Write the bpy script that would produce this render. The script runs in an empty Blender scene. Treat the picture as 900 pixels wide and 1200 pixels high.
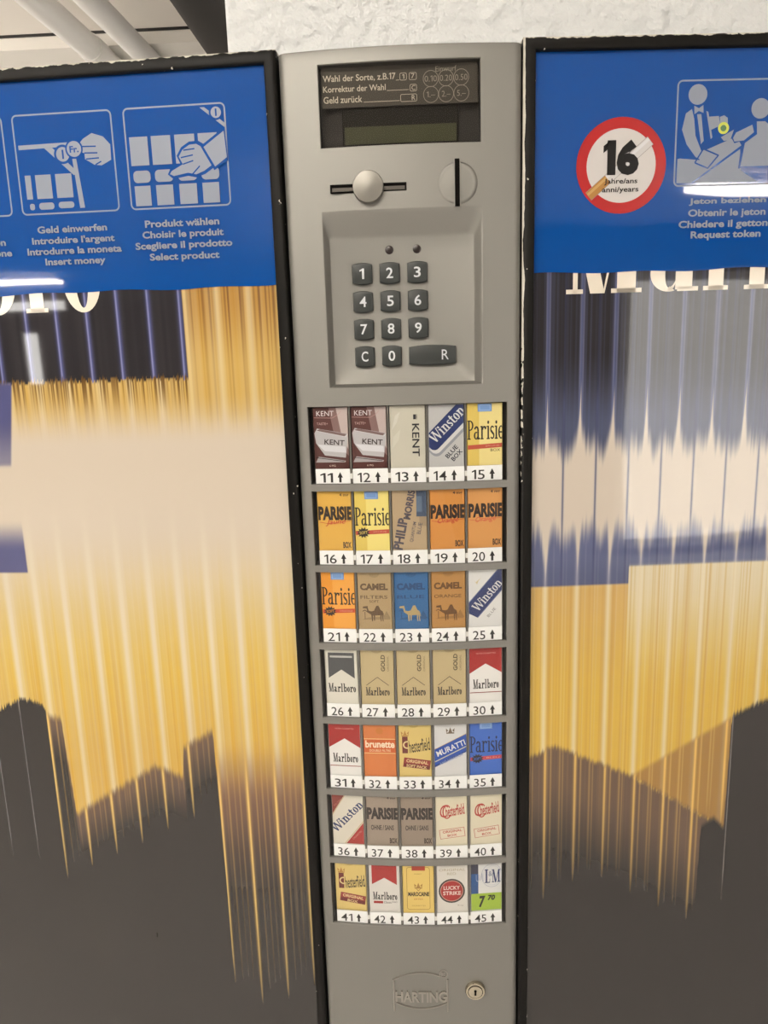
import bpy, bmesh, math, random
import numpy as np
from mathutils import Vector, Matrix
random.seed(7)
rng = np.random.default_rng(11)
SC = bpy.context.scene
COL = SC.collection
PI = math.pi

# ------------------------------------------------------------------ camera, world, exposure
cam_d = bpy.data.cameras.new('camera')
cam_d.sensor_fit = 'VERTICAL'; cam_d.sensor_height = 36.0; cam_d.lens = 27.0
cam_d.clip_start = 0.02; cam_d.clip_end = 60
cam = bpy.data.objects.new('camera', cam_d); COL.objects.link(cam)
CAM_POS = Vector((0.0065, -0.575, 1.5))
RT, UP, FW = Vector((0.99877, 0.03951, -0.03008)), Vector((0.02139, 0.20427, 0.97868)), Vector((-0.04481, 0.97812, -0.20317))
cam.matrix_world = Matrix(((RT.x, UP.x, -FW.x, CAM_POS.x), (RT.y, UP.y, -FW.y, CAM_POS.y), (RT.z, UP.z, -FW.z, CAM_POS.z), (0, 0, 0, 1)))
SC.camera = cam
w = bpy.data.worlds.new('room_air'); SC.world = w; w.use_nodes = True
w.node_tree.nodes['Background'].inputs[0].default_value = (1.0, 0.93, 0.82, 1)
w.node_tree.nodes['Background'].inputs[1].default_value = 0.25
SC.view_settings.view_transform = 'Standard'
SC.view_settings.look = 'None'
SC.view_settings.exposure = -0.22
SC.view_settings.gamma = 1.0
SC.view_settings.use_curve_mapping = False
SC.cycles.use_denoising = True
SC.cycles.max_bounces = 8
SC.cycles.sample_clamp_indirect = 6.0
LAMP_NEAR, LAMP_FAR, LAMP_RIGHT, FILL_MID, WINDOW_LIGHT = 70.0, 50.0, 46.0, 80.0, 4.8

# ------------------------------------------------------------------ helpers
def lin(c):
    c = c / 255.0
    return c / 12.92 if c <= 0.04045 else ((c + 0.055) / 1.055) ** 2.4
WP = [lin(246), lin(240), lin(226)]
def alb(rgb, k=0.86):
    return tuple(min(0.95, lin(v) / WP[i] * k) for i, v in enumerate(rgb))
MATS = {}
def mat(rgb, rough=0.5, metal=0.0, coat=0.0, spec=0.5, name=None, raw=None):
    key = (tuple(rgb), rough, metal, coat, spec)
    if key in MATS: return MATS[key]
    m = bpy.data.materials.new(name or 'print_%d_%d_%d' % tuple(int(v) for v in rgb)); m.use_nodes = True
    b = m.node_tree.nodes['Principled BSDF']
    b.inputs['Base Color'].default_value = (*(raw or alb(rgb)), 1)
    b.inputs['Roughness'].default_value = rough
    b.inputs['Metallic'].default_value = metal
    b.inputs['Coat Weight'].default_value = coat
    b.inputs['Coat Roughness'].default_value = 0.05
    b.inputs['Specular IOR Level'].default_value = spec
    MATS[key] = m
    return m
def nodes(m): return m.node_tree.nodes, m.node_tree.links
def noise_bump(m, scale, strength, dist=0.001, detail=4.0, stretch=None, target='Normal'):
    N, L = nodes(m); b = N['Principled BSDF']
    tc = N.new('ShaderNodeTexCoord'); nz = N.new('ShaderNodeTexNoise'); bp = N.new('ShaderNodeBump')
    nz.inputs['Scale'].default_value = scale; nz.inputs['Detail'].default_value = detail
    bp.inputs['Strength'].default_value = strength; bp.inputs['Distance'].default_value = dist
    src = tc.outputs['Object']
    if stretch:
        mp = N.new('ShaderNodeMapping'); mp.inputs['Scale'].default_value = stretch
        L.new(src, mp.inputs['Vector']); src = mp.outputs['Vector']
    L.new(src, nz.inputs['Vector']); L.new(nz.outputs['Fac'], bp.inputs['Height']); L.new(bp.outputs['Normal'], b.inputs[target])
    return nz

def finish(name, bm, mats, parent=None, smooth=False, loc=None, rotz=None, sharp=35):
    me = bpy.data.meshes.new(name)
    if smooth:
        for f in bm.faces: f.smooth = True
        a = math.radians(sharp)
        for e in bm.edges:
            if len(e.link_faces) == 2:
                try:
                    if e.calc_face_angle() > a: e.smooth = False
                except ValueError: pass
    bm.to_mesh(me); bm.free()
    if not isinstance(mats, (list, tuple)): mats = [mats]
    for m in mats: me.materials.append(m)
    o = bpy.data.objects.new(name, me); COL.objects.link(o)
    if parent: o.parent = parent
    if loc: o.location = loc
    if rotz: o.rotation_euler.z = rotz
    return o
def empty(name, loc=(0, 0, 0), parent=None):
    o = bpy.data.objects.new(name, None); COL.objects.link(o); o.location = loc; o.empty_display_size = 0.02
    if parent: o.parent = parent
    return o
def tag(o, label=None, cat=None, group=None, kind=None):
    if label: o['label'] = label
    if cat: o['category'] = cat
    if group: o['group'] = group
    if kind: o['kind'] = kind
    return o

def box(bm, x0, x1, y0, y1, z0, z1, bevel=0.0, seg=2, mi=0, M=None):
    vs = [bm.verts.new((x, y, z)) for x in (x0, x1) for y in (y0, y1) for z in (z0, z1)]
    fs = [(0, 1, 3, 2), (4, 6, 7, 5), (0, 4, 5, 1), (2, 3, 7, 6), (0, 2, 6, 4), (1, 5, 7, 3)]
    faces = [bm.faces.new([vs[i] for i in f]) for f in fs]
    geom = vs
    if bevel > 0:
        edges = list({e for f in faces for e in f.edges})
        r = bmesh.ops.bevel(bm, geom=edges, offset=bevel, segments=seg, profile=0.5, affect='EDGES')
        allf = set(r['faces']) | {f for v in r['verts'] for f in v.link_faces}
        geom = list({v for f in allf for v in f.verts}); faces = list(allf)
    for f in faces: f.material_index = mi
    if M is not None:
        for v in geom: v.co = M @ v.co
    return faces
def loft(bm, loops, closed=True, cap_start=False, cap_end=False, mi=0):
    rows = [[bm.verts.new(p) for p in lp] for lp in loops]
    n = len(rows[0]); out = []
    for a, b in zip(rows, rows[1:]):
        for i in range(n if closed else n - 1):
            j = (i + 1) % n
            out.append(bm.faces.new((a[i], a[j], b[j], b[i])))
    if cap_start: out.append(bm.faces.new(rows[0][::-1]))
    if cap_end: out.append(bm.faces.new(rows[-1]))
    for f in out: f.material_index = mi
    return rows
def lathe_y(bm, cx, cz, prof, n=40, mi=0, cap=True, sx=1.0):
    """prof: list of (radius, y) from back to front; axis along Y; front (last) capped"""
    loops = [[(cx + r * sx * math.cos(2 * PI * k / n), y, cz + r * math.sin(2 * PI * k / n)) for k in range(n)] for r, y in prof]
    return loft(bm, loops, True, False, cap, mi)
def fix(bm): bmesh.ops.recalc_face_normals(bm, faces=bm.faces[:])
def tube(bm, pts, r, n=10, mi=0):
    loops = []
    for i, p in enumerate(pts):
        p = Vector(p); a = Vector(pts[max(0, i - 1)]); b = Vector(pts[min(len(pts) - 1, i + 1)])
        d = (b - a).normalized(); h = Vector((0, 1, 0)) if abs(d.y) < 0.9 else Vector((0, 0, 1))
        u = d.cross(h).normalized(); v = d.cross(u)
        loops.append([p + (u * math.cos(2 * PI * k / n) + v * math.sin(2 * PI * k / n)) * r for k in range(n)])
    loft(bm, loops, True, True, True, mi)

# ------------------------------------------------------------------ 2D print: text and shapes
TXT = {}
ONE = [[(.20, 0), (.32, 0), (.32, .70), (.20, .70)], [(.20, .70), (.20, .575), (.06, .50), (.04, .585), (.22, .70)]]
def text_tris(body, bold=0.0, shear=0.0, res=3):
    """filled outlines of a word; the figure 1 is drawn with a flag"""
    if '1' not in body: return plain_tris(body, bold, shear, res)
    out, x = [], 0.0
    import re
    for part in re.findall('1|[^1]+', body):
        P = ONE if part == '1' else plain_tris(part.strip(' ') or '.', bold, shear, res)
        if part == '1':
            e = bold * .9; P = [[(.20 - e, 0), (.30 + e, 0), (.30 + e, .70), (.20 - e, .70)], [(.21 - e, .70), (.21 - e, .575 - e), (.05, .50 - e), (.05, .59), (.22, .70)]]
        if part.startswith(' '): x += .2
        a, b = min(p[0] for q in P for p in q), max(p[0] for q in P for p in q)
        out += [[(p[0] - a + x, p[1]) for p in q] for q in P]; x += b - a + .09
    return out
def plain_tris(body, bold=0.0, shear=0.0, res=3):
    key = (body, bold, shear)
    if key in TXT: return TXT[key]
    c = bpy.data.curves.new('lettering', 'FONT'); c.body = body; c.offset = bold; c.shear = shear; c.resolution_u = res
    o = bpy.data.objects.new('lettering', c); COL.objects.link(o)
    dg = bpy.context.evaluated_depsgraph_get(); ev = o.evaluated_get(dg); me = ev.to_mesh()
    vs = [(v.co.x, v.co.y) for v in me.vertices]
    polys = [[vs[i] for i in p.vertices] for p in me.polygons]
    ev.to_mesh_clear(); bpy.data.objects.remove(o); bpy.data.curves.remove(c)
    TXT[key] = polys
    return polys
def arc(cx, cy, rx, ry, a0, a1, n=20):
    return [(cx + rx * math.cos(math.radians(a0 + (a1 - a0) * k / n)), cy + ry * math.sin(math.radians(a0 + (a1 - a0) * k / n))) for k in range(n + 1)]
def ringp(cx, cy, rx, ry, tx, ty, a0=0, a1=360, n=24):
    o, i = arc(cx, cy, rx, ry, a0, a1, n), arc(cx, cy, rx - tx, ry - ty, a0, a1, n)
    return [[o[k], o[k + 1], i[k + 1], i[k]] for k in range(n)]
def rectp(x0, y0, x1, y1): return [(x0, y0), (x1, y0), (x1, y1), (x0, y1)]
def seg(x0, y0, x1, y1, w, w2=None):
    d = Vector((x1 - x0, y1 - y0)); n = Vector((-d.y, d.x)).normalized(); w2 = w if w2 is None else w2
    return [(x0 + n.x * w / 2, y0 + n.y * w / 2), (x0 - n.x * w / 2, y0 - n.y * w / 2), (x1 - n.x * w2 / 2, y1 - n.y * w2 / 2), (x1 + n.x * w2 / 2, y1 + n.y * w2 / 2)]

# roman letters with serifs, drawn from stems, bowls and hairlines. w = stem weight, t = hairline
def roman(ch, w, t, xh=0.5, cap=0.72):
    S = w * 0.55
    def foot(x, y, wd=w): return rectp(x - S, y, x + wd + S, y + t)
    def foot_l(x, y, wd=w): return rectp(x - S, y, x + wd, y + t)
    bw = xh * 0.84
    P = []
    if ch in 'lbih':
        top = cap if ch != 'i' else xh
        P = [rectp(S, 0, S + w, top), foot_l(S, top - t)]
        if ch != 'b': P.append(foot(S, 0))
        if ch == 'i': P += [arc(S + w / 2, xh + 0.13, w * .62, w * .62, 0, 360, 10)[:-1]]
        adv = 2 * S + w
        if ch == 'b': P += ringp(S + w + bw * .32, xh / 2, bw * .5, xh / 2, w, t, -150, 150); adv = S + w + bw * .82
        if ch == 'h': P += ringp(S + w + bw * .26, xh * .62, bw * .46, xh * .38, w, t, 0, 165) + [rectp(S + w + bw * .72 - w, 0, S + w + bw * .72, xh * .62), foot(S + w + bw * .72 - w, 0)]; adv = S + w + bw * .72 + S
    elif ch == 'n':
        P = [rectp(S, 0, S + w, xh), foot(S, 0), foot_l(S, xh - t)] + ringp(S + w + bw * .22, xh * .62, bw * .45, xh * .38, w, t, 0, 165)
        x = S + w + bw * .67 - w; P += [rectp(x, 0, x + w, xh * .64), foot(x, 0)]; adv = x + w + S
    elif ch == 'r':
        P = [rectp(S, 0, S + w, xh), foot(S, 0), foot_l(S, xh - t)] + ringp(S + w + bw * .22, xh * .66, bw * .3, xh * .34, w * .6, t * 1.4, 40, 165) + [arc(S + w + bw * .44, xh * .86, w * .6, w * .6, 0, 360, 10)[:-1]]
        adv = S + w + bw * .6
    elif ch == 'a':
        x = bw * .72
        P = ringp(bw * .4, xh * .29, bw * .4, xh * .29, w, t, 60, 340) + [rectp(x - w * .5, 0.0, x + w * .5, xh * .72), rectp(x, 0, x + w + S * .4, t * 1.5)]
        P += ringp(x - bw * .27, xh * .7, bw * .27 + w * .5, xh * .3, w, t * 1.5, 0, 165); adv = x + w + S * .6
    elif ch == 'o':
        P = ringp(bw * .5, xh / 2, bw * .5, xh / 2, w, t); adv = bw
    elif ch == 'e':
        P = ringp(bw * .47, xh / 2, bw * .47, xh / 2, w, t, 0, 320) + [rectp(w * .6, xh * .5 - t / 2, bw * .94 - .005, xh * .5 + t / 2 + .01)]; adv = bw * .94
    elif ch == 's':
        rx = bw * .36
        P = ringp(rx, xh * .73, rx, xh * .27, w * .8, t * 1.2, 30, 255) + ringp(rx, xh * .27, rx, xh * .27, w * .8, t * 1.2, -150, 85)
        P += [seg(rx * .5, xh * .62, rx * 1.5, xh * .38, w * .9)]; adv = rx * 2
    elif ch == 't':
        P = [rectp(S, t, S + w, xh * 1.3), rectp(0, xh - t * 1.3, S + w + S * 1.6, xh)] + ringp(S + w + bw * .16, t * 2.4, bw * .16 + w, t * 2.4, w * .9, t, 180, 320); adv = S * 2.8 + w
    elif ch == 'P':
        P = [rectp(S, 0, S + w, cap), foot(S, 0), foot_l(S, cap - t)] + ringp(S + w, cap * .73, cap * .36, cap * .27, w, t, -90, 90); adv = S + w + cap * .36
    elif ch == 'M':
        W = cap * 1.0
        P = [rectp(S, 0, S + t * 1.1, cap), foot(S, 0, t), seg(S + w * .4, cap, W * .5, 0, w), seg(W * .5, 0, W - w * .6, cap, t * 1.2), rectp(W - w, 0, W, cap), foot(W - w, 0), foot_l(S, cap - t, w * .7), rectp(W - w, cap - t, W + S, cap)]; adv = W + S
    elif ch == 'W':
        W = cap * 1.25
        P = [seg(w * .5, cap, W * .28, 0, w), seg(W * .28, 0, W * .5, cap, t * 1.3), seg(W * .5, cap, W * .74, 0, w), seg(W * .74, 0, W * .97, cap, t * 1.3), rectp(-S * .5, cap - t, w + S, cap), rectp(W * .9, cap - t, W + S, cap), rectp(W * .5 - w, cap - t, W * .5 + w * .8, cap)]; adv = W
    elif ch == 'L':
        W = cap * .62
        P = [rectp(S, 0, S + w, cap), foot(S, cap - t), rectp(0, 0, W, t), [(W - t, 0), (W, 0), (W, cap * .3), (W - t * .6, cap * .3)]]; adv = W
    else:
        adv = .3
    return P, adv
def roman_word(word, w=.1, t=.045, gap=.03, xh=.5, cap=.72):
    x, out = 0, []
    for ch in word:
        if ch == ' ': x += .25; continue
        P, a = roman(ch, w, t, xh, cap)
        out += [[(p[0] + x, p[1]) for p in poly] for poly in P]; x += a + gap
    return out

class Art:
    """flat printing: polygons in local (x right, y up); each call one layer"""
    def __init__(s, ux=1.0, uy=1.0, ox=0.0, oy=0.0):
        s.items = []; s.T = (ux, uy, ox, oy)
    def add(s, polys, col):
        ux, uy, ox, oy = s.T
        s.items.append(([[(ox + p[0] * ux, oy + p[1] * uy) for p in poly] for poly in polys], col))
    def rect(s, x0, y0, x1, y1, col): s.add([rectp(x0, y0, x1, y1)], col)
    def poly(s, pts, col): s.add([pts], col)
    def line(s, pts, wd, col):
        # width in x units; aspect-corrected
        k = s.T[1] / s.T[0]
        q = [(p[0], p[1] * k) for p in pts]
        out = [seg(*a, *b, wd) for a, b in zip(q, q[1:]) if a != b]
        out += [arc(p[0], p[1], wd / 2, wd / 2, 0, 360, 8)[:-1] for p in q[1:-1]]
        s.add([[(x, y / k) for x, y in P] for P in out], col)
    def disc(s, cx, cy, r, col, ry=None, n=28):
        ry = r * abs(s.T[0] / s.T[1]) if ry is None else ry
        s.add([arc(cx, cy, r, ry, 0, 360, n)[:-1]], col)
    def ring(s, cx, cy, r, t, col, a0=0, a1=360, ry=None, n=32):
        k = abs(s.T[0] / s.T[1]); ry = r * k if ry is None else ry
        s.add(ringp(cx, cy, r, ry, t, t * k, a0, a1, n), col)
    def rrect(s, x0, y0, x1, y1, r, t, col):
        """outline of a rounded rectangle (t = line width), or filled when t is None; r, t in x units"""
        k = abs(s.T[0] / s.T[1])
        if y1 < y0: y0, y1 = y1, y0
        def lp(i):
            rr = max(r - i, 0.0); out = []
            for cx, cy, a in ((x1 - r, y1 - r * k, 0), (x0 + r, y1 - r * k, 90), (x0 + r, y0 + r * k, 180), (x1 - r, y0 + r * k, 270)):
                out += arc(cx, cy, rr, rr * k, a, a + 90, 5)
            return out
        o = lp(0)
        if t is None: s.add([o], col)
        else:
            i = lp(t); n = len(o)
            s.add([[o[k2], o[(k2 + 1) % n], i[(k2 + 1) % n], i[k2]] for k2 in range(n)], col)
    def text(s, body, x0, y0, x1, y1, col, bold=0.0, shear=0.0, rot=0.0, font=None, fitw=True, **kw):
        """fit to the box (x0,y0)-(x1,y1) (y0 bottom, y1 top of the glyph box); rot in degrees about the box centre, box measured unrotated"""
        P = roman_word(body, **kw) if font == 'roman' else text_tris(body, bold, shear)
        xs = [p[0] for q in P for p in q]; ys = [p[1] for q in P for p in q]
        a, b, c, d = min(xs), max(xs), min(ys), max(ys)
        ux, uy, ox, oy = s.T
        X0, X1, Y0, Y1 = ox + x0 * ux, ox + x1 * ux, oy + y0 * uy, oy + y1 * uy
        sx, sy = (X1 - X0) / (b - a), (Y1 - Y0) / (d - c)
        cx, cy = (X0 + X1) / 2, (Y0 + Y1) / 2; cr, sr = math.cos(math.radians(rot)), math.sin(math.radians(rot))
        out = []
        for q in P:
            r = []
            for p in q:
                x, y = (p[0] - (a + b) / 2) * sx, (p[1] - (c + d) / 2) * sy
                r.append((cx + x * cr - y * sr, cy + x * sr + y * cr))
            out.append(r)
        s.items.append((out, col))
    def emit(s, bm, mats, matf, mp, clip=None, step=0.00003):
        for k, (polys, col) in enumerate(s.items):
            m = matf(col)
            if m not in mats: mats.append(m)
            mi = mats.index(m)
            tb = bmesh.new()
            for q in polys:
                if len(q) < 3: continue
                ar = sum(q[i][0] * q[(i + 1) % len(q)][1] - q[(i + 1) % len(q)][0] * q[i][1] for i in range(len(q)))
                q2 = q if ar > 0 else q[::-1]
                try: tb.faces.new([tb.verts.new((p[0], p[1], 0)) for p in q2])
                except ValueError: pass
            if clip:
                for co, no in (((clip[0], 0, 0), (-1, 0, 0)), ((clip[2], 0, 0), (1, 0, 0)), ((0, clip[1], 0), (0, -1, 0)), ((0, clip[3], 0), (0, 1, 0))):
                    bmesh.ops.bisect_plane(tb, geom=tb.verts[:] + tb.edges[:] + tb.faces[:], plane_co=co, plane_no=no, clear_outer=True)
            d = step * (k + 1); vm = {}
            for f in tb.faces:
                vs = []
                for v in f.verts:
                    if v not in vm: vm[v] = bm.verts.new(mp(v.co.x, v.co.y, d))
                    vs.append(vm[v])
                try: nf = bm.faces.new(vs); nf.material_index = mi
                except ValueError: pass
            tb.free()
def pm(col): return mat(col, 0.38)

# ------------------------------------------------------------------ materials of the place
m_wall = mat((254, 250, 240), 0.85, name='white_stucco'); noise_bump(m_wall, 60, 1.0, 0.012, 6.0)
m_ceil = mat((236, 224, 204), 0.8, name='beige_ceiling_board'); noise_bump(m_ceil, 6, 0.15, 0.004)
m_floor = mat((238, 230, 216), 0.5, name='grey_floor'); noise_bump(m_floor, 40, 0.2, 0.002)
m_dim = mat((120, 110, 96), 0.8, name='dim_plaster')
m_pipe = mat((240, 232, 216), 0.5, name='cream_pipe')
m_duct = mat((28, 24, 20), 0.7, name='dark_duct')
m_silver = mat((176, 170, 160), 0.5, 0.58, name='silver_paint', raw=(0.225, 0.219, 0.204)); noise_bump(m_silver, 900, 0.05, 0.0003, 2.0)
m_dark = mat((30, 28, 26), 0.5, name='dark_plastic'); m_black = mat((12, 11, 10), 0.8, spec=0.05, name='black_gap', raw=(.004, .0036, .003))
m_key = mat((48, 50, 46), 0.42, spec=.35, name='grey_green_key'); m_ink = mat((208, 206, 198), 0.5)
m_chrome = mat((190, 182, 168), 0.42, 0.7, name='turned_metal', raw=(0.21, 0.2, 0.18)); m_slit = mat((70, 62, 54), 0.5, 0.5, name='slit_metal', raw=(0.07, 0.063, 0.055))
m_emblem = mat((186, 180, 170), 0.3, 0.8, name='polished_silver', raw=(0.33, 0.315, 0.285))
m_brass = mat((200, 190, 165), 0.22, 1.0, name='lock_metal', raw=(0.46, 0.42, 0.33))
m_card = mat((244, 240, 228), 0.5, name='white_card')
def pane_mat(name, tint, refl_rough=0.03):
    m = bpy.data.materials.new(name); m.use_nodes = True; N, L = nodes(m); N.remove(N['Principled BSDF'])
    tr = N.new('ShaderNodeBsdfTransparent'); tr.inputs[0].default_value = (*tint, 1)
    gl = N.new('ShaderNodeBsdfGlossy'); gl.inputs['Roughness'].default_value = refl_rough
    fr = N.new('ShaderNodeFresnel'); fr.inputs[0].default_value = 1.45
    mx = N.new('ShaderNodeMixShader'); geo = N.new('ShaderNodeNewGeometry'); inv = N.new('ShaderNodeMath'); inv.operation = 'SUBTRACT'; inv.inputs[0].default_value = 1.0; L.new(geo.outputs['Backfacing'], inv.inputs[1])
    mu = N.new('ShaderNodeMath'); mu.operation = 'MULTIPLY'; L.new(fr.outputs[0], mu.inputs[0]); L.new(inv.outputs[0], mu.inputs[1])
    L.new(mu.outputs[0], mx.inputs[0]); L.new(tr.outputs[0], mx.inputs[1]); L.new(gl.outputs[0], mx.inputs[2])
    L.new(mx.outputs[0], N['Material Output'].inputs[0]); return m
m_pane = pane_mat('clear_plastic', (0.97, 0.97, 0.96)); m_smoke = pane_mat('smoked_plastic', (0.80, 0.78, 0.74))
def emit_mat(name, rgb, s):
    m = bpy.data.materials.new(name); m.use_nodes = True; N, L = nodes(m); b = N['Principled BSDF']
    b.inputs['Base Color'].default_value = (.8, .8, .8, 1); b.inputs['Emission Color'].default_value = (*rgb, 1); b.inputs['Emission Strength'].default_value = s
    return m
def frame_mat(name, umin, umax, ztop, worn_left):
    """black lacquer, chipped to bare metal along the outer edges"""
    m = mat((18, 16, 13), 0.45, spec=0.1201 if worn_left else 0.1202, name=name); N, L = nodes(m); b = N['Principled BSDF']
    tc = N.new('ShaderNodeTexCoord'); sp = N.new('ShaderNodeSeparateXYZ'); L.new(tc.outputs['Object'], sp.inputs[0])
    def math_(op, a, c=None):
        n = N.new('ShaderNodeMath'); n.operation = op
        for i, v in enumerate((a, c)):
            if v is None: continue
            if isinstance(v, (int, float)): n.inputs[i].default_value = v
            else: L.new(v, n.inputs[i])
        return n.outputs[0]
    n1 = N.new('ShaderNodeTexNoise'); n1.inputs['Scale'].default_value = 150; n1.inputs['Detail'].default_value = 5; L.new(tc.outputs['Object'], n1.inputs['Vector'])
    n2 = N.new('ShaderNodeTexNoise'); n2.inputs['Scale'].default_value = 210; n2.inputs['Detail'].default_value = 2; L.new(tc.outputs['Object'], n2.inputs['Vector'])
    mp = N.new('ShaderNodeMapping'); mp.inputs['Scale'].default_value = (1, 1, 0.3); L.new(tc.outputs['Object'], mp.inputs['Vector'])
    n3 = N.new('ShaderNodeTexNoise'); n3.inputs['Scale'].default_value = 90; n3.inputs['Detail'].default_value = 6; L.new(mp.outputs['Vector'], n3.inputs['Vector'])
    wos = math_('MULTIPLY', math_('SUBTRACT', n3.outputs['Fac'], 0.5), 0.005)
    wob = math_('MULTIPLY', math_('SUBTRACT', n1.outputs['Fac'], 0.5), 0.006)
    top = math_('GREATER_THAN', math_('ADD', sp.outputs['Z'], wob), ztop - 0.0012)
    if worn_left:
        side = math_('MULTIPLY', math_('LESS_THAN', math_('ADD', sp.outputs['X'], wos), umin + 0.0012), math_('LESS_THAN', sp.outputs['Y'], 0.0026)); side = math_('MULTIPLY', side, math_('GREATER_THAN', math_('ADD', sp.outputs['Z'], math_('MULTIPLY', wob, 60.0)), 1.45))
    else:
        side = math_('GREATER_THAN', math_('ADD', sp.outputs['X'], wob), umax + 0.0018)
    speck = math_('GREATER_THAN', n2.outputs['Fac'], 0.735)
    msk = math_('MAXIMUM', math_('MAXIMUM', top, side), speck)
    mx = N.new('ShaderNodeMix'); mx.data_type = 'RGBA'; mx.inputs['A'].default_value = (*alb((18, 16, 13)), 1); mx.inputs['B'].default_value = (*alb((205, 195, 174)), 1)
    L.new(msk, mx.inputs['Factor']); L.new(mx.outputs['Result'], b.inputs['Base Color'])
    return m

# ------------------------------------------------------------------ the room
def struct(name, bm, m): fix(bm); return tag(finish(name, bm, m), kind='structure')
bm = bmesh.new(); box(bm, -7, 5, -9, 3.2, -0.1, 0); struct('floor', bm, m_floor)
bm = bmesh.new(); box(bm, -7, 5, -9, 3.2, 2.3, 2.4); struct('ceiling', bm, m_ceil)
from mathutils import noise as mn
bm = bmesh.new(); box(bm, -0.171, 5, 0.2515, 3.2, 0, 2.3)
xs_, zs_ = np.arange(-0.171, 0.62, .0024), np.arange(1.55, 2.0, .0024)
def stucco(x, z):
    v = mn.noise((x * 60, z * 38, 0.3)) + .6 * mn.noise((x * 150, z * 105, 4.1)) + .45 * max(mn.noise((x * 95 + z * 40, z * 60, 9.7)), 0) * 2
    return .2495 - .0019 * v
loft(bm, [[(x, stucco(x, z) if 0 < i < len(xs_) - 1 else .2515, z) for i, x in enumerate(xs_)] for z in zs_], False)
fix(bm); wb = tag(finish('wall_back', bm, m_wall, smooth=True, sharp=80), kind='structure')
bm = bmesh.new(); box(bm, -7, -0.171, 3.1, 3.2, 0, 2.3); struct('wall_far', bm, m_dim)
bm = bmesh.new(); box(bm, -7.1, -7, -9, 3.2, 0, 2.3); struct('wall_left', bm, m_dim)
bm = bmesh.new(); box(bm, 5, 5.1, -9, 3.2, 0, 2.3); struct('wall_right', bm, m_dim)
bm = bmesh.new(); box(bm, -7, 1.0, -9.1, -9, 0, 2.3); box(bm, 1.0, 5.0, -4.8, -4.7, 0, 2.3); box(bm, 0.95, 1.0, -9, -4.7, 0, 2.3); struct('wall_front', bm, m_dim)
bm = bmesh.new(); box(bm, -7, -0.30, 1.5, 2.1, 2.266, 2.3); struct('trim_1', bm, mat((244, 234, 214), 0.6, name='beam_paint'))
bm = bmesh.new(); box(bm, -7, -0.30, 1.4965, 1.4995, 2.294, 2.3); struct('beam_shadow_strip', bm, m_duct)  # thin dark strip standing in for the shadow line between ceiling and beam
# bright frosted window on the opposite wall, seen only mirrored in the right panel
m_win = emit_mat('daylit_frosted_glass', (1.0, 0.96, 0.90), WINDOW_LIGHT)
bm = bmesh.new(); box(bm, 2.17, 3.45, -4.70, -4.69, 0.12, 1.93); win = struct('window_1', bm, m_win)
bm = bmesh.new()
for x0, x1, z0, z1 in ((2.11, 2.17, 0.06, 1.99), (3.45, 3.51, 0.06, 1.99), (2.17, 3.45, 1.93, 1.99), (2.17, 3.45, 0.06, 0.12)): box(bm, x0, x1, -4.70, -4.66, z0, z1)
fix(bm); finish('window_frame', bm, m_wall, win)
m_win2 = emit_mat('narrow_lit_glass', (1.0, 0.97, 0.92), 14.0)
bm = bmesh.new(); box(bm, -6.9, -5.45, -9.0, -8.98, 2.17, 2.28); struct('window_3', bm, m_win2)  # glowing strip added only to mirror a second streak of glare in the left poster
bm = bmesh.new(); box(bm, -6.06, -5.88, -9.0, -8.98, 1.22, 1.87); struct('window_2', bm, m_win2)

# lamps under the ceiling
def lamp(x, y, length, strength, rot, label, k=2, drop=0.0):
    t = empty('fluorescent_lamp', (x, y, 2.3)); t.rotation_euler.z = rot
    tag(t, label, 'lamp', 'fluorescent lamps under the ceiling')
    b = bmesh.new(); box(b, -length / 2, length / 2, -0.035, 0.035, -0.05 - drop, -drop, 0.006); fix(b); finish('housing', b, m_pipe, t)
    if drop:
        for sx in (-1, 1):
            b = bmesh.new(); tube(b, [(sx * length * .35, 0, -drop - .01), (sx * length * .35, 0, 0)], 0.006, 8); fix(b); finish('hanger_rod', b, m_pipe, t)
    g = emit_mat('lit_tube', (1.0, 0.93, 0.82), strength)
    for i in range(k):
        b = bmesh.new(); y0 = (i - (k - 1) / 2) * 0.09
        tube(b, [(-length / 2 + .03, y0, -0.07 - drop), (length / 2 - .03, y0, -0.07 - drop)], 0.018, 12); fix(b); finish('tube', b, g, t, True)
    return t
lamp(-0.75, -1.15, 1.5, LAMP_NEAR, 0.1, 'double tube lamp on the ceiling close behind the viewer, to the left')
lamp(-0.80, -4.0, 2.4, FILL_MID, PI / 2 - 0.20, 'long double tube lamp on the ceiling straight behind the viewer')  # added fill lamp for frontal light, kept out of the poster reflections
lamp(2.42, -3.25, 1.4, LAMP_RIGHT, -0.22, 'double tube lamp before the frosted window, mirrored as a thin white strip')
lamp(-4.9, -6.6, 1.7, LAMP_FAR, 0.0, 'far double tube lamp mirrored at the left edge of the blue banner', 2)
lamp(-4.2, -3.0, 1.5, LAMP_NEAR, 0.0, 'double tube lamp on the ceiling far to the left of the machine')
lamp(-2.3, 0.9, 1.5, LAMP_NEAR * 2.0, PI / 2, 'double tube lamp hanging on two rods left of the cream pipes', 2, 0.30)  # added lamp with its rods, out of view, to lift the dark left ceiling

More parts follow.
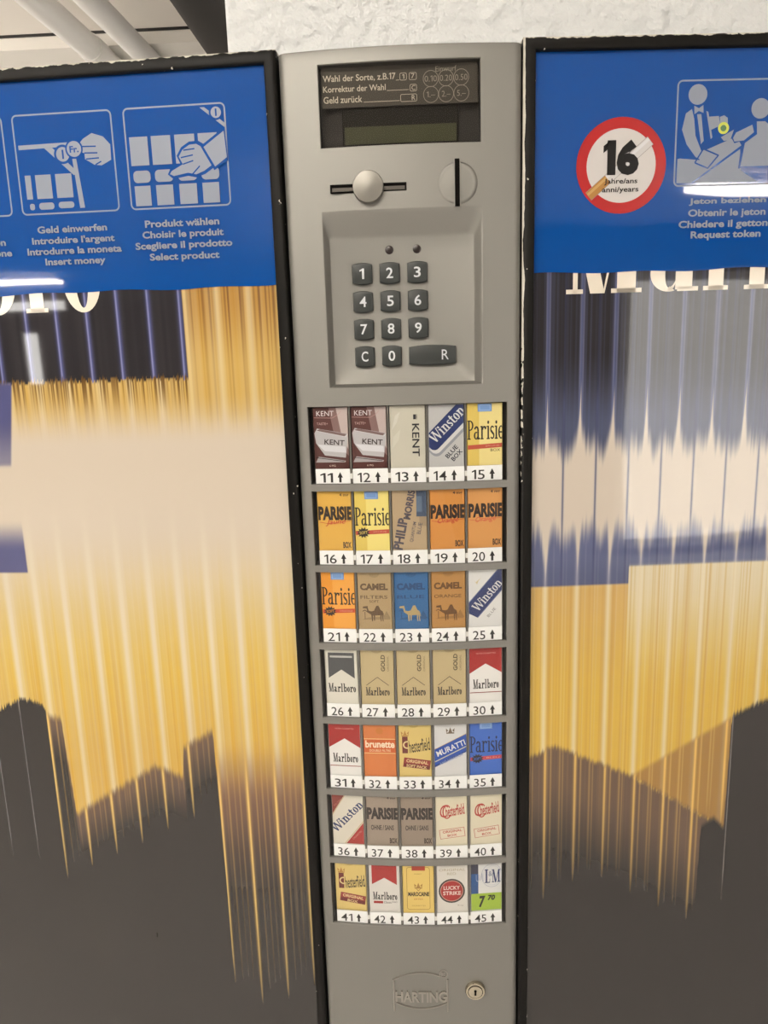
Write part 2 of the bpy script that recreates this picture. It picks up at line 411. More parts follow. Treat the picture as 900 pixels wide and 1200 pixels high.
# pipes and duct under the ceiling at the left
def pipe(x0, y0, x1, y1, z, r, name, m, label, cat, coup=None, group=None):
    b = bmesh.new(); tube(b, [(x0, y0, z), (x1, y1, z)], r, 24); fix(b)
    o = tag(finish(name, b, m, None, True), label, cat, group)
    for f in coup or []:
        b = bmesh.new(); p = Vector((x0, y0, z)).lerp(Vector((x1, y1, z)), f); d = (Vector((x1, y1, z)) - Vector((x0, y0, z))).normalized() * 0.03
        tube(b, [p - d, p + d], r * 1.10, 24); fix(b); finish('coupling', b, m, o, True)
    return o
pipe(-0.83, -1.2, -0.705, 3.1, 2.235, 0.029, 'ceiling_pipe', m_pipe, 'cream conduit pipe under the ceiling, left of the pair, with a coupling', 'pipe', (0.615,), 'cream pipes under the ceiling')
pipe(-0.715, -1.2, -0.60, 3.1, 2.235, 0.026, 'ceiling_pipe', m_pipe, 'cream conduit pipe under the ceiling, right of the pair, nearer the dark duct', 'pipe', None, 'cream pipes under the ceiling')
pipe(-0.355, -0.6, -0.365, 3.1, 2.205, 0.092, 'ventilation_duct', m_duct, 'dark round duct under the ceiling beside the white stucco wall', 'duct')

# ------------------------------------------------------------------ the machine
HALF, BUL, ZTOP, ZBOT = 0.0833, 0.006, 1.7025, 0.12
def surf(u):
    y = -BUL * (1 - (u / HALF) ** 2); r = 0.005; d = abs(u) - (HALF - r)
    if d > 0: y += r - math.sqrt(max(r * r - d * d, 0))
    return y
machine = tag(empty('vending_machine', (0, 0, 0)), 'cigarette vending machine with silver keypad column between two framed blue and gold posters', 'vending machine')
bm = bmesh.new(); box(bm, -0.50, 0.50, 0.062, 0.24, 0.0, 1.685, 0.004); fix(bm); finish('cabinet', bm, m_dark, machine, True)

ROWS = [(1.4620 - 0.0639 * r) for r in range(7)]          # window tops
RH, WU = 0.0588, 0.0737
HOLES = [(-0.0560, 0.0550, 1.6398, 1.6930), (-0.0573, 0.0558, 1.4755, 1.5985)] + [(-WU - 0.001, WU, z - RH, z) for z in ROWS]
us = sorted(set([round(v, 5) for v in np.linspace(-HALF + .006, HALF - .006, 45)] + [h[i] for h in HOLES for i in (0, 1)] + [s * (HALF - .005 + .005 * math.sin(a)) for s in (-1, 1) for a in np.linspace(0, PI / 2, 7)]))
us = [u for i, u in enumerate(us) if i == 0 or u - us[i - 1] > 1e-5]
zs = sorted(set([ZBOT, 0.9, 1.0, ZTOP - 0.0015] + [h[i] for h in HOLES for i in (2, 3)]))
bm = bmesh.new()
V = {(i, j): bm.verts.new((u, surf(u), z)) for i, u in enumerate(us) for j, z in enumerate(zs)}
for i in range(len(us) - 1):
    for j in range(len(zs) - 1):
        cu, cz = (us[i] + us[i + 1]) / 2, (zs[j] + zs[j + 1]) / 2
        if any(h[0] < cu < h[1] and h[2] < cz < h[3] for h in HOLES): continue
        bm.faces.new((V[i, j], V[i + 1, j], V[i + 1, j + 1], V[i, j + 1]))
# rolled top edge and the flanks
top = [[(u, surf(u) + dy, ZTOP - 0.0015 + dz) for u in us] for dy, dz in ((0, 0), (0.0005, 0.0011), (0.0016, 0.0015), (0.06, 0.0015))]
loft(bm, top, False)
for s in (0, -1):
    a = [(us[s], surf(us[s]), z) for z in zs]; b = [(us[s], 0.06, z) for z in zs]; loft(bm, [a, b], False)
def rect_loop(h, dy, inset=0.0, n=18, yf=None):
    u0, u1, z0, z1 = h[0] + inset, h[1] - inset, h[2] + inset, h[3] - inset
    pts = [(u0 + (u1 - u0) * k / n, z0) for k in range(n)] + [(u1, z0 + (z1 - z0) * k / n) for k in range(n)] + [(u1 - (u1 - u0) * k / n, z1) for k in range(n)] + [(u0, z1 - (z1 - z0) * k / n) for k in range(n)]
    return [(u, (surf(u) + dy) if yf is None else yf(u, z), z) for u, z in pts]
for k, h in enumerate(HOLES):
    if k == 1: continue
    loft(bm, [rect_loop(h, 0), rect_loop(h, 0.0004, 0.0003), rect_loop(h, 0.0022, 0.0004)])
# embossed dome around the coin slot
bmesh.ops.remove_doubles(bm, verts=bm.verts[:], dist=1e-6); fix(bm)
column = finish('control_column', bm, m_silver, machine, True, sharp=40)
column['label'] = 'silver metal front of the control column'

# keypad pocket
bm = bmesh.new(); h = HOLES[1]
DEEP = 0.0085
inner = (-0.0528, 0.0495, 1.4778, 1.5800)
def blend(a, b, f): return tuple(a[i] + (b[i] - a[i]) * f for i in range(4))
loops = []
for f, g in ((0, 0), (0.06, 0.02), (0.16, 0.10), (0.55, 0.52), (0.84, 0.90), (0.94, 0.98), (1, 1)):
    loops.append(rect_loop(blend(h, inner, f), 0, yf=lambda u, z, g=g: surf(u) * (1 - g) + (-BUL + DEEP) * g))
loft(bm, loops, True, False, True); fix(bm)
pocket = finish('keypad_recess', bm, m_silver, machine, True, sharp=60)
YF = -BUL + DEEP
def make_key(x, z, wd, hd, txt):
    bm = bmesh.new(); mats = [m_key]; n = 10; r = 0.0012
    def loop(ins, y):
        hw, hh = wd / 2 - ins, hd / 2 - ins; pts = []
        bul = hd * 0.085
        for k in range(n + 1): q = -1 + 2 * k / n; pts.append((q * hw, -hh + bul * q * q))
        for k in range(n + 1): q = 1 - 2 * k / n; pts.append((q * hw, hh - bul * q * q))
        return [(x + p[0], y, z + p[1]) for p in pts]
    loft(bm, [loop(0, YF), loop(0, YF - 0.0024), loop(0.0004, YF - 0.0031), loop(0.0011, YF - 0.0034)], True, False, True)
    fix(bm)
    A = Art()
    if txt == 'R': A.text('R', x + .0068, z - .0035, x + .0118, z + .0036, 'ink')
    else:
        wt = 0.0029 if txt == '1' else 0.0049
        A.text(txt, x - wt / 2 - (.0004 if txt == '1' else 0), z - .0036, x + wt / 2, z + .0037, 'ink', bold=0.012)
    A.emit(bm, mats, lambda c: m_ink, lambda a, b, d: (a, YF - 0.0034 - d, b))
    return finish('key', bm, mats, pocket, True, sharp=30)
for r, row in enumerate(('123', '456', '789', 'C0')):
    for c, ch in enumerate(row):
        make_key(-0.0303 + 0.0198 * c, 1.5558 - 0.01945 * r, 0.0144, 0.0152, ch)
k = make_key(0.0192, 1.4973, 0.0344, 0.0145, 'R'); k['label'] = 'wide key marked R'
for x in (-0.0104, 0.0094):
    bm = bmesh.new(); lathe_y(bm, x, 1.5719, [(0.0030, YF), (0.0030, YF - 0.0003), (0.0026, YF - 0.0005), (0.0012, YF - 0.0007)], 24); fix(bm)
    finish('indicator_light', bm, mat((26, 10, 8), 0.3, name='dark_red_lens'), pocket, True)

# display window
h = HOLES[0]
bm = bmesh.new(); box(bm, h[0], h[1], 0.008, 0.010, h[2], h[3]); loft(bm, [rect_loop(h, 0.002, 0.0004), rect_loop(h, 0, 0.0004, yf=lambda u, z: 0.008)]); fix(bm)
disp = finish('display', bm, mat((44, 41, 38), 0.6, spec=.2, name='display_well'), machine)
bm = bmesh.new(); mats = [mat((68, 63, 55), 0.5, spec=.2, name='instruction_plate_grey')]
box(bm, h[0] + .002, h[1] - .002, 0.0015, 0.0025, 1.6668, 1.6922)
A = Art()
CR = (206, 196, 172); C2 = (150, 142, 124)
A.text('Wahl der Sorte, z.B.17', -.0530, 1.6828, -.0028, 1.6876, CR, bold=.01)
A.text('Korrektur der Wahl', -.0530, 1.6768, -.0098, 1.6807, CR, bold=.01)
A.text('Geld zurück', -.0530, 1.6698, -.0262, 1.6741, CR, bold=.01)
A.rect(-.0026, 1.6826, -.0004, 1.6829, CR); A.rect(-.0090, 1.6763, .0060, 1.6766, CR); A.rect(-.0252, 1.6696, -.0004, 1.6699, CR)
A.rrect(.0000, 1.6824, .0048, 1.6871, .0010, .0003, CR); A.text('1', .0017, 1.6834, .0032, 1.6862, CR)
A.rrect(.0064, 1.6824, .0116, 1.6871, .0010, .0003, CR); A.text('7', .0078, 1.6834, .0102, 1.6864, CR)
A.rrect(.0068, 1.6752, .0116, 1.6797, .0010, .0003, CR); A.text('C', .0080, 1.6760, .0106, 1.6790, CR)
A.rrect(.0002, 1.6688, .0116, 1.6736, .0010, .0003, CR); A.text('R', .0080, 1.6696, .0104, 1.6728, CR)
A.text('Einwurf', .0245, 1.6868, .0388, 1.6902, C2)
for i, (a, b) in enumerate((('0.10', '1.–'), ('0.20', '2.–'), ('0.50', '5.–'))):
    cx = .0212 + i * .0104
    A.ring(cx, 1.6826, .0053, .0004, C2); A.text(a, cx - .0042, 1.6807, cx + .0042, 1.6845, C2)
    A.ring(cx, 1.6726, .0053, .0004, C2); A.text(b, cx - .0030, 1.6708, cx + .0030, 1.6745, C2)
A.emit(bm, mats, pm, lambda a, b, d: (a, 0.0015 - d, b)); finish('instruction_plate', bm, mats, disp)
bm = bmesh.new(); box(bm, -.0408, .0400, 0.0035, 0.008, 1.6412, 1.6664, .0004); fix(bm)
finish('screen_bezel', bm, mat((20, 17, 14), 0.6, spec=.1, name='screen_bezel_dark'), disp)
bm = bmesh.new(); box(bm, -.0392, .0385, 0.0030, 0.0036, 1.6432, 1.6545); fix(bm)
finish('screen', bm, mat((56, 58, 30), 0.4, spec=.2, name='olive_liquid_crystal'), disp)
def curved_pane(name, h, dy, m, parent, n=20):
    bm = bmesh.new(); uu = [h[0] + (h[1] - h[0]) * k / n for k in range(n + 1)]
    loft(bm, [[(u, surf(u) + dy, z) for u in uu] for z in (h[2], h[3])], False)
    for f in bm.faces:
        if f.normal.y > 0: f.normal_flip()
    bm.normal_update()
    for f in bm.faces:
        if f.normal.y > 0: f.normal_flip()
    return finish(name, bm, m, parent, True)
curved_pane('window_pane', (h[0] + .0004, h[1] - .0004, h[2] + .0004, h[3] - .0004), 0.0014, m_smoke, disp)

# coin return button over its slit
s0 = surf(-0.0235)
bm = bmesh.new(); box(bm, -.0503, .0032, s0 - .0006, s0 + .001, 1.6098, 1.6156, .0004); fix(bm)
slot = finish('button_slit', bm, [m_black], machine)
bm = bmesh.new(); box(bm, -.0488, .0018, s0 - .0009, s0, 1.6108, 1.6132); fix(bm); finish('slit_plate', bm, m_slit, slot)
bm = bmesh.new(); lathe_y(bm, -.0235, 1.6128, [(.0107, s0), (.0107, s0 - .0042), (.0103, s0 - .0050), (.0060, s0 - .0056), (.0012, s0 - .0062)], 48); fix(bm)
finish('coin_return_button', bm, m_chrome, machine, True, sharp=50)
# coin slot in a soft dome
s1 = surf(0.0382)
bm = bmesh.new(); lathe_y(bm, .0382, 1.6137, [(.0142, s1 + .0006), (.0134, s1 - .0005), (.0124, s1 - .0010), (.0112, s1 - .0008), (.0104, s1 - .0008), (.006, s1 - .0014), (.001, s1 - .0016)], 48); fix(bm)
dome = finish('coin_slot', bm, m_silver, machine, True, sharp=60)
bm = bmesh.new(); box(bm, .0365, .0399, s1 - .0026, s1 + .0035, 1.5984, 1.6291, .0004); fix(bm); finish('slot_opening', bm, m_black, dome)
bm = bmesh.new(); box(bm, .0360, .0365, s1 - .0030, s1, 1.5982, 1.6293); box(bm, .0399, .0404, s1 - .0030, s1, 1.5982, 1.6293); fix(bm); finish('slot_lip', bm, m_silver, dome)

# lock
sl = surf(0.0468)
bm = bmesh.new(); lathe_y(bm, .0468, .9564, [(.0088, sl), (.0088, sl - .0018), (.0080, sl - .0030), (.0066, sl - .0030), (.0064, sl - .0010), (.0061, sl - .0010), (.0059, sl - .0034), (.0045, sl - .0036)], 40); fix(bm)
lock = finish('door_lock', bm, m_brass, machine, True, sharp=40)
bm = bmesh.new(); lathe_y(bm, .0468, .9578, [(.0011, sl - .0030), (.0011, sl - .0038)], 16); box(bm, .0460, .0476, sl - .0038, sl - .003, .9535, .9575); fix(bm); finish('keyhole', bm, m_black, lock)

# raised maker's emblem
bm = bmesh.new(); R0 = 0.0009
def on(u, z): return (u, surf(u) - 0.0001, z)
tube(bm, [on(-.0237, z) for z in np.linspace(.9352, .9675, 5)], R0, 8)
tube(bm, [on(.0230, z) for z in np.linspace(.9352, .9680, 5)], R0, 8)
tube(bm, [on(u, .9676 + .0072 * (1 - (u / .0234) ** 2)) for u in np.linspace(-.0237, .0165, 22)], R0, 8)
tube(bm, [on(u, .9446 - .0062 * (1 - (u / .0234) ** 2)) for u in np.linspace(-.0234, .0228, 22)], R0, 8)
tube(bm, [on(.0196 + .0034 * math.cos(a), .9735 + .0034 * math.sin(a)) for a in np.linspace(0, 2 * PI, 22)], .0005, 8)
def raised(bm, body, x0, z0, x1, z1, hgt, bold):
    P = text_tris(body, bold); xs = [p[0] for q in P for p in q]; ys = [p[1] for q in P for p in q]
    a, b, c, d = min(xs), max(xs), min(ys), max(ys)
    vm = {}
    def v(p):
        if p not in vm:
            u, z = x0 + (p[0] - a) / (b - a) * (x1 - x0), z0 + (p[1] - c) / (d - c) * (z1 - z0)
            vm[p] = bm.verts.new((u, surf(u) - hgt, z))
        return vm[p]
    F = []
    for q in P:
        try: F.append(bm.faces.new([v(p) for p in q]))
        except ValueError: pass
    ex = bmesh.ops.extrude_face_region(bm, geom=F)
    for g in ex['geom']:
        if isinstance(g, bmesh.types.BMVert): g.co.y += hgt + .0002
raised(bm, 'HARTING', -.0226, .9452, .0222, .9562, .0012, .03)
raised(bm, 'R', .0180, .9718, .0212, .9753, .0005, .0)
fix(bm); finish('maker_emblem', bm, m_emblem, machine, True, sharp=30)

# ------------------------------------------------------------------ display trays, number cards
m_tray = mat((58, 54, 48), 0.5, name='tray_plastic'); m_div_glint = mat((236, 230, 214), 0.25, name='clear_divider'); m_num = mat((26, 24, 22), 0.5)
PITCH, PW, CARD = 0.0288, 0.0266, 0.0116
def slotpos(c):
    u = (c - 2) * PITCH - 0.0004
    return u, surf(u), 2 * BUL * u / HALF ** 2
for r, zt in enumerate(ROWS):
    zb = zt - RH; h = HOLES[2 + r]
    bm = bmesh.new(); box(bm, h[0] - .001, h[1] + .001, 0.0140, 0.0155, zb - .001, zt + .001)
    loft(bm, [rect_loop(h, 0.0022, 0.0002), rect_loop(h, 0, 0.0002, yf=lambda u, z: 0.0140)]); fix(bm)
    tray = finish('display_tray', bm, m_tray, machine)
    for c in range(5):
        u, y, sl_ = slotpos(c); n = 11 + 5 * r + c
        M = Matrix.Translation((u, y, zb)) @ Matrix.Rotation(math.atan(sl_), 4, 'Z')
        bm = bmesh.new(); mats = [m_card]; box(bm, -PW / 2, PW / 2, 0.0026, 0.0032, 0.0004, CARD, M=M); fix(bm)
        A = Art(1, 1); s = str(n)
        A.text(s, -.0098, .0012, .0000, .0085, 'n', bold=0.004); a = .0056
        A.add([[(a - .0009, .0012), (a + .0009, .0012), (a + .0009, .0054), (a - .0009, .0054)], [(a - .0021, .0050), (a + .0021, .0050), (a, .0092)]], 'n')
        A.emit(bm, mats, lambda cc: m_num, lambda x, z, d: M @ Vector((x, 0.0026 - d, z)))
        finish('number_card', bm, mats, tray)
        if c < 4:
            bm = bmesh.new(); ud = u + PITCH / 2; yd = surf(ud)
            box(bm, ud - .0006, ud + .0006, yd + .0030, 0.0139, zb + .0005, zb + .0040); box(bm, ud - .0006, ud + .0006, yd + .0030, 0.0139, zb + .0080, zt - .0006)
            box(bm, ud - .0010, ud + .0010, yd + .0030, 0.0139, zb + .0040, zb + .0080, mi=1); fix(bm)  # whitish block: the light glint between the cards is put into its colour
            finish('divider', bm, [mat((108, 102, 92), 0.3, name='grey_divider'), m_div_glint], tray)
    curved_pane('window_pane', (h[0] + .0006, h[1] - .0006, h[2] + .0006, h[3] - .0006), 0.0012, m_pane, tray, 24)

# ------------------------------------------------------------------ the sample packs
VIS = RH - 0.0008 - CARD                       # printed height that shows above the card
K = (40, 36, 34); RED = (164, 40, 36); WHT = (240, 234, 220); CRM = (222, 210, 178); NAVY = (44, 56, 98); GOLD = (190, 160, 106); TAN = (192, 168, 128)
def crown(A, x, y, s, col):
    A.add([[(x - s, y - s * .5), (x + s, y - s * .5), (x + s, y - s * .3), (x - s, y - s * .3)], [(x - s, y - s * .3), (x - s * 1.1, y + s * .35), (x - s * .5, y)], [(x - s * .5, y - s * .3), (x, y + s * .5), (x + s * .5, y - s * .3)], [(x + s, y - s * .3), (x + s * 1.1, y + s * .35), (x + s * .5, y)]], col)
def camel(A, x, y, s, col):
    # standing camel: body with hump, neck, head, four legs, tail
    q = lambda pts: [(x + a * s, y + b * s * .55) for a, b in pts]
    A.add([q([(-.30, .42), (-.26, .62), (-.10, .66), (.04, .96), (.16, .98), (.28, .70), (.40, .62), (.44, .44), (.30, .38), (-.18, .36)]),
           q([(-.30, .44), (-.24, .62), (-.40, .66), (-.46, .92), (-.54, .92), (-.48, .56)]), q([(-.44, .96), (-.72, .92), (-.74, .82), (-.52, .80)]),
           q([(-.26, .40), (-.16, .40), (-.18, .0), (-.23, .0)]), q([(-.12, .40), (-.04, .40), (-.06, .04), (-.11, .04)]),
           q([(.26, .44), (.36, .44), (.30, .22), (.33, .0), (.28, .0), (.25, .22)]), q([(.36, .50), (.44, .50), (.41, .22), (.44, .0), (.39, .0), (.36, .22)]),
           q([(.43, .58), (.48, .30), (.45, .30)])], col)
def burst(A, x, y, rx, ry, col, n=12):
    A.poly([(x + rx * (1 if k % 2 else .66) * math.cos(PI * k / n), y + ry * (1 if k % 2 else .66) * math.sin(PI * k / n)) for k in range(2 * n)], col)
def chevron(A, x0, x1, ytop, yside, ypk, col): A.poly([(x0, ytop), (x1, ytop), (x1, yside), ((x0 + x1) / 2, ypk), (x0, yside)], col)
MARL = dict(font='roman', w=.215, t=.08, gap=.06, xh=.62, cap=1.0)
def kent_brown(A):
    A.rect(0, 0, 1, 1, (92, 58, 52))
    A.poly([(.45, 1), (1, 1), (1, .2), (.62, .45)], (138, 108, 100)); A.poly([(.66, 1), (1, 1), (1, .3), (.80, .55)], (196, 176, 164))
    A.line([(.02, .835), (.55, .825), (.72, .88), (.8, .93)], .012, (190, 150, 138)); A.text('KENT', .10, .86, .60, .94, (232, 222, 212), bold=.0)
    A.text('TASTE+', .10, .715, .42, .755, (196, 164, 152))
    A.poly([(.02, .58), (.10, .66), (.96, .57), (.98, .50), (.90, .18), (.30, .22), (.06, .42)], (192, 186, 180))
    A.poly([(.08, .625), (.18, .65), (.95, .565), (.88, .525)], (128, 104, 98)); A.line([(.08, .62), (.92, .52), (.98, .56)], .012, (228, 220, 212))
    A.poly([(.10, .40), (.30, .29), (.92, .26), (.90, .36)], (222, 218, 212)); A.text('KENT', .30, .39, .88, .475, (58, 46, 44), bold=.015, rot=-4)
    A.poly([(.02, .10), (.12, .20), (.9, .13), (.88, .10)], (172, 164, 158)); A.line([(.04, .185), (.86, .12)], .018, (54, 44, 42))
    A.rect(0, 0, 1, .105, (84, 48, 42)); A.text('6 MG', .42, .035, .60, .065, (220, 200, 180))
def kent_silver(A):
    A.rect(0, 0, 1, 1, (206, 198, 174)); A.poly([(.05, .6), (.2, .72), (.3, .9), (.16, .84)], (218, 211, 190)); A.poly([(.05, .3), (.25, .45), (.3, .62), (.1, .5)], (214, 207, 184))
    A.text('KENT', .27, .385, 1.19, .50, (44, 44, 48), bold=.015, rot=-90); A.text('i', .64, .785, .80, .845, (44, 44, 48), bold=.01, rot=-90)
def winston(A, base, band, word, rot, cx, cy, ln, wd, sub=None, sec=None):
    A.rect(0, 0, 1, 1, base)
def rot_band(A, cx, cy, ln, wd, rot, col, rounded=False):
    # in mm space, then back to unit space
    a = math.radians(rot); c, s = math.cos(a), math.sin(a); X, Y = PW * 1000, VIS * 1000
    pts = [(-ln / 2, -wd / 2), (ln / 2, -wd / 2), (ln / 2, wd / 2), (-ln / 2, wd / 2)]
    if rounded: pts = arc(-ln / 2 + wd * .3, -wd / 2 + wd * .3, wd * .3, wd * .3, 180, 270, 6) + [(ln / 2, -wd / 2), (ln / 2, wd / 2)] + arc(-ln / 2 + wd * .3, wd / 2 - wd * .3, wd * .3, wd * .3, 90, 180, 6)
    A.poly([(cx + (p[0] * c - p[1] * s) / X, cy + (p[0] * s + p[1] * c) / Y) for p in pts], col)
def mmtext(A, body, cx, cy, ln, ht, rot, col, **kw):
    X, Y = PW * 1000, VIS * 1000
    A.text(body, cx - ln / X / 2, cy - ht / Y / 2, cx + ln / X / 2, cy + ht / Y / 2, col, rot=rot, **kw)
def winston_blue_box(A):
    A.rect(0, 0, 1, 1, (196, 192, 182)); rot_band(A, .62, .60, 46, 16.5, 45, (150, 150, 150), True); rot_band(A, .60, .62, 44, 14.5, 45, (214, 210, 200), True)
    rot_band(A, .55, .655, 42, 13.4, 45, NAVY, True)
    mmtext(A, 'Winston', .52, .685, 33, 8.4, 45, (226, 222, 210), font='roman', w=.13, t=.05, gap=.03)
    mmtext(A, 'BLUE', .65, .24, 11.5, 3.4, 47, (50, 50, 58), bold=.02); mmtext(A, 'BOX', .79, .18, 10, 3.4, 47, (50, 50, 58), bold=.02)
def winston_white(A):
    A.rect(0, 0, 1, 1, (228, 224, 212)); A.poly([(.16, .82), (.22, .78), (.34, .84), (.40, .88), (.30, .80), (.26, .74), (.22, .77)], (214, 196, 150))
    rot_band(A, .52, .54, 60, 14, 49, (120, 126, 150)); rot_band(A, .52, .54, 60, 12.8, 49, NAVY); A.poly([(-.2, .30), (.38, .12), (.38, -.2), (-.2, -.2)], (228, 224, 212))
    mmtext(A, 'Winston', .55, .55, 30, 7.6, 49, (226, 222, 210), font='roman', w=.12, t=.05, gap=.03); mmtext(A, 'BLUE', .68, .24, 9, 2.2, 50, (120, 116, 112))
def winston_red(A):
    A.rect(0, 0, 1, 1, (226, 216, 192)); A.poly([(0, .98), (.42, .98), (0, .58)], (140, 62, 52)); A.poly([(.42, 0), (1, 0), (1, .44)], (168, 52, 46)); rot_band(A, .5, .5, 70, .9, 49, (190, 160, 110))
    A.items.pop(); A.line([(0, .56), (.46, 1)], .02, (206, 176, 120)); A.line([(.38, 0), (1, .47)], .02, (206, 176, 120))
    mmtext(A, 'Winston', .47, .55, 36, 8.2, 47, NAVY, font='roman', w=.14, t=.06, gap=.03)
    mmtext(A, 'FILTER', .2, .82, 9, 1.4, 47, (196, 120, 100)); mmtext(A, 'CIGARETTES', .78, .18, 11, 1.4, 47, (214, 150, 130))
def parisie_soft(A, base, pale, band, word, sub=None, seal=True, soft=False, box=False, ink=K):
    A.rect(0, 0, 1, 1, base)
    if pale: A.rect(.34, 0, .99, 1, pale)
    A.text('Parisie', .01, .42, 1.04, .73, ink, font='roman', w=.108, t=.046, gap=.02)
    A.poly([(.02, .33), (1, .355), (1, .285), (.02, .26)], band); A.text(sub or 'JAUNE', .52, .295, .92, .325, (226, 160, 130))
    if soft: burst(A, .24, .30, .20, .095, (44, 38, 38)); A.text('SOFT', .13, .275, .36, .325, base, bold=.01, rot=6)
    if box: A.text('BOX', .66, .22, .94, .265, (110, 96, 60), bold=.01)
def parisie_caps(A, base, edge, script, red, pink=None):
    A.rect(0, 0, 1, 1, base)
    A.text('PARISIE', .02, .51, 1.02, .75, (50, 41, 36), bold=.055)
    if script: A.text(script, .22, .42, .82, .53, red, bold=.012, shear=.35, rot=4); A.line([(.05, .48), (.3, .455), (.7, .48), (.96, .50)], .014, red)
    A.text('BOX', .72, .035, .96, .145, (70, 56, 44), bold=.04); A.text('4 mg', .66, .91, .93, .965, (70, 56, 44), bold=.02)
def philip(A):
    A.rect(0, 0, 1, 1, (186, 160, 122)); A.rect(.70, .56, .99, 1, (72, 84, 100)); A.rect(.70, .64, .86, .9, (98, 112, 126)); A.rect(.78, .40, .99, .56, (166, 142, 110))
    mmtext(A, 'PHILIP', .23, .27, 25, 7.4, 79, (84, 78, 84), bold=.04); mmtext(A, 'MORRIS', .50, .76, 23, 5.6, 79, (84, 78, 84), bold=.04)
    mmtext(A, 'QUANTUM', .60, .30, 16, 3.0, 79, (88, 84, 88), bold=.01); mmtext(A, 'BLUE', .78, .36, 9, 3.0, 79, (88, 84, 88), bold=.01)
def camel_pack(A, base, ink, sub, sub2=None, camel_c=None):
    A.rect(0, 0, 1, 1, base); A.add([ [(.34 + .16 * (1 - math.cos(PI * k / 10)), .97 - .07 * math.sin(PI * k / 10)) for k in range(11)] ], tuple(int(v * .9) for v in base))
    A.text('CAMEL', .08, .68, .90, .80, ink, bold=.05); A.text(sub, .08, .53, .88, .59, ink, bold=.01)
    if sub2: A.text(sub2, .34, .46, .62, .505, ink, bold=.01)
    A.poly([(.10, .16), (.95, .16), (.88, .22), (.3, .20)], tuple(int(v * .86) for v in base)); A.poly([(.72, .18), (.84, .32), (.96, .18)], tuple(int(v * .84) for v in base))
    camel(A, .52, .13, .52, camel_c or ink)
    A.line([(.20, .17), (.20, .3)], .02, ink); A.line([(.13, .31), (.20, .33), (.27, .30)], .025, ink)
def marl_gold(A):
    A.rect(0, 0, 1, 1, (196, 174, 126)); A.add([[(.32 + .18 * (1 - math.cos(PI * k / 10)), 1 - .07 * math.sin(PI * k / 10)) for k in range(11)]], (178, 156, 110))
    A.line([(.16, .34), (.50, .49), (.84, .34)], .016, K); A.text('Marlboro', .14, .15, .86, .31, K, **MARL)
    mmtext(A, 'GOLD', .68, .75, 14, 3.4, 90, (90, 78, 52), bold=.03); mmtext(A, 'ORIGINAL', .83, .74, 13, 1.4, 90, (120, 104, 70))
def marl_black(A):
    A.rect(0, 0, 1, 1, (226, 218, 196)); A.rrect(.015, -.2, .985, .985, .04, .014, (196, 186, 160)); chevron(A, .10, .90, .93, .46, .62, (78, 78, 76)); A.rect(.16, .84, .84, .875, (186, 182, 170))
    A.text('Marlboro', .08, .20, .92, .37, K, **MARL)
def marl_red(A):
    A.rect(0, 0, 1, 1, WHT); chevron(A, 0, 1, 1, .52, .70, RED); A.text('FILTER CIGARETTES', .22, .875, .80, .90, (226, 170, 150)); A.text('Marlboro', .12, .24, .90, .42, K, **MARL); A.rect(.02, .165, 1, .18, (150, 70, 64))
def marl_red2(A):
    A.rect(0, 0, 1, 1, (224, 216, 200)); chevron(A, .10, .90, .97, .56, .70, (168, 42, 38)); A.text('FOREVER', .24, .86, .78, .91, (150, 40, 36), bold=.02)
    A.text('Marlboro', .12, .24, .90, .41, K, **MARL); A.rect(.14, .165, .44, .215, RED); A.text('Classic', .47, .17, .72, .215, K); A.text('SERIES', .73, .19, .90, .215, K)
def brunette(A):
    A.rect(0, 0, 1, 1, (212, 122, 62)); A.disc(.5, .86, .11, (198, 120, 50)); A.rect(.0, .70, 1, .715, (236, 196, 130)); A.rect(0, .43, 1, .445, (236, 196, 130)); A.rect(0, .445, 1, .70, (206, 96, 42))
    A.text('brunette', .06, .54, .96, .68, (246, 226, 190), bold=.03); A.text('DOUBLE FILTRE', .18, .465, .84, .51, (240, 206, 160), bold=.015)
def chesterfield(A, box=False):
    A.rect(0, 0, 1, 1, (222, 192, 112)); A.add([[(.30 + .17 * (1 - math.cos(PI * k / 10)), 1 - .08 * math.sin(PI * k / 10)) for k in range(11)]], (204, 174, 98))
    crown(A, .20, .82, .11, (180, 130, 60)); A.rect(.11, .44, .28, .76, (112, 46, 40)); A.ring(.26, .60, .13, .045, (226, 200, 140), 60, 300)
    A.text('hesterfield', .30, .47, .97, .715, (44, 34, 26), bold=.008, shear=.3, rot=9)
    X, Y = PW * 1000, VIS * 1000; rot_band(A, .55, .24, 22, 8.4, -8, (126, 46, 42)); rot_band(A, .55, .24, 21, 7.4, -8, (150, 56, 48)); rot_band(A, .55, .19, 21, 3, -8, (112, 42, 40))
    mmtext(A, 'ORIGINAL', .56, .275, 18, 2.9, -8, (232, 200, 140), bold=.03); mmtext(A, 'BOX' if box else 'SOFT PACK', .54, .185, 9 if box else 17, 2.6, -8, (226, 190, 130), bold=.03)
def chesterfield_white(A):
    A.rect(0, 0, 1, 1, (228, 216, 182)); A.ring(.36, .66, .14, .04, (176, 60, 50), 40, 330, ry=.14); A.text('hesterfield', .30, .58, .92, .80, (176, 60, 50), bold=.02, shear=.3, rot=10)
    A.text('C', .14, .55, .40, .80, (176, 60, 50), bold=.0, shear=.2)
    rot_band(A, .52, .235, 21, 8.6, 7, (186, 80, 66)); rot_band(A, .52, .235, 20.2, 7.8, 7, (230, 216, 184)); mmtext(A, 'ORIGINAL', .52, .275, 16, 2.4, 7, (186, 76, 62), bold=.02); mmtext(A, 'BOX', .52, .195, 8, 2.2, 7, (186, 76, 62), bold=.02)
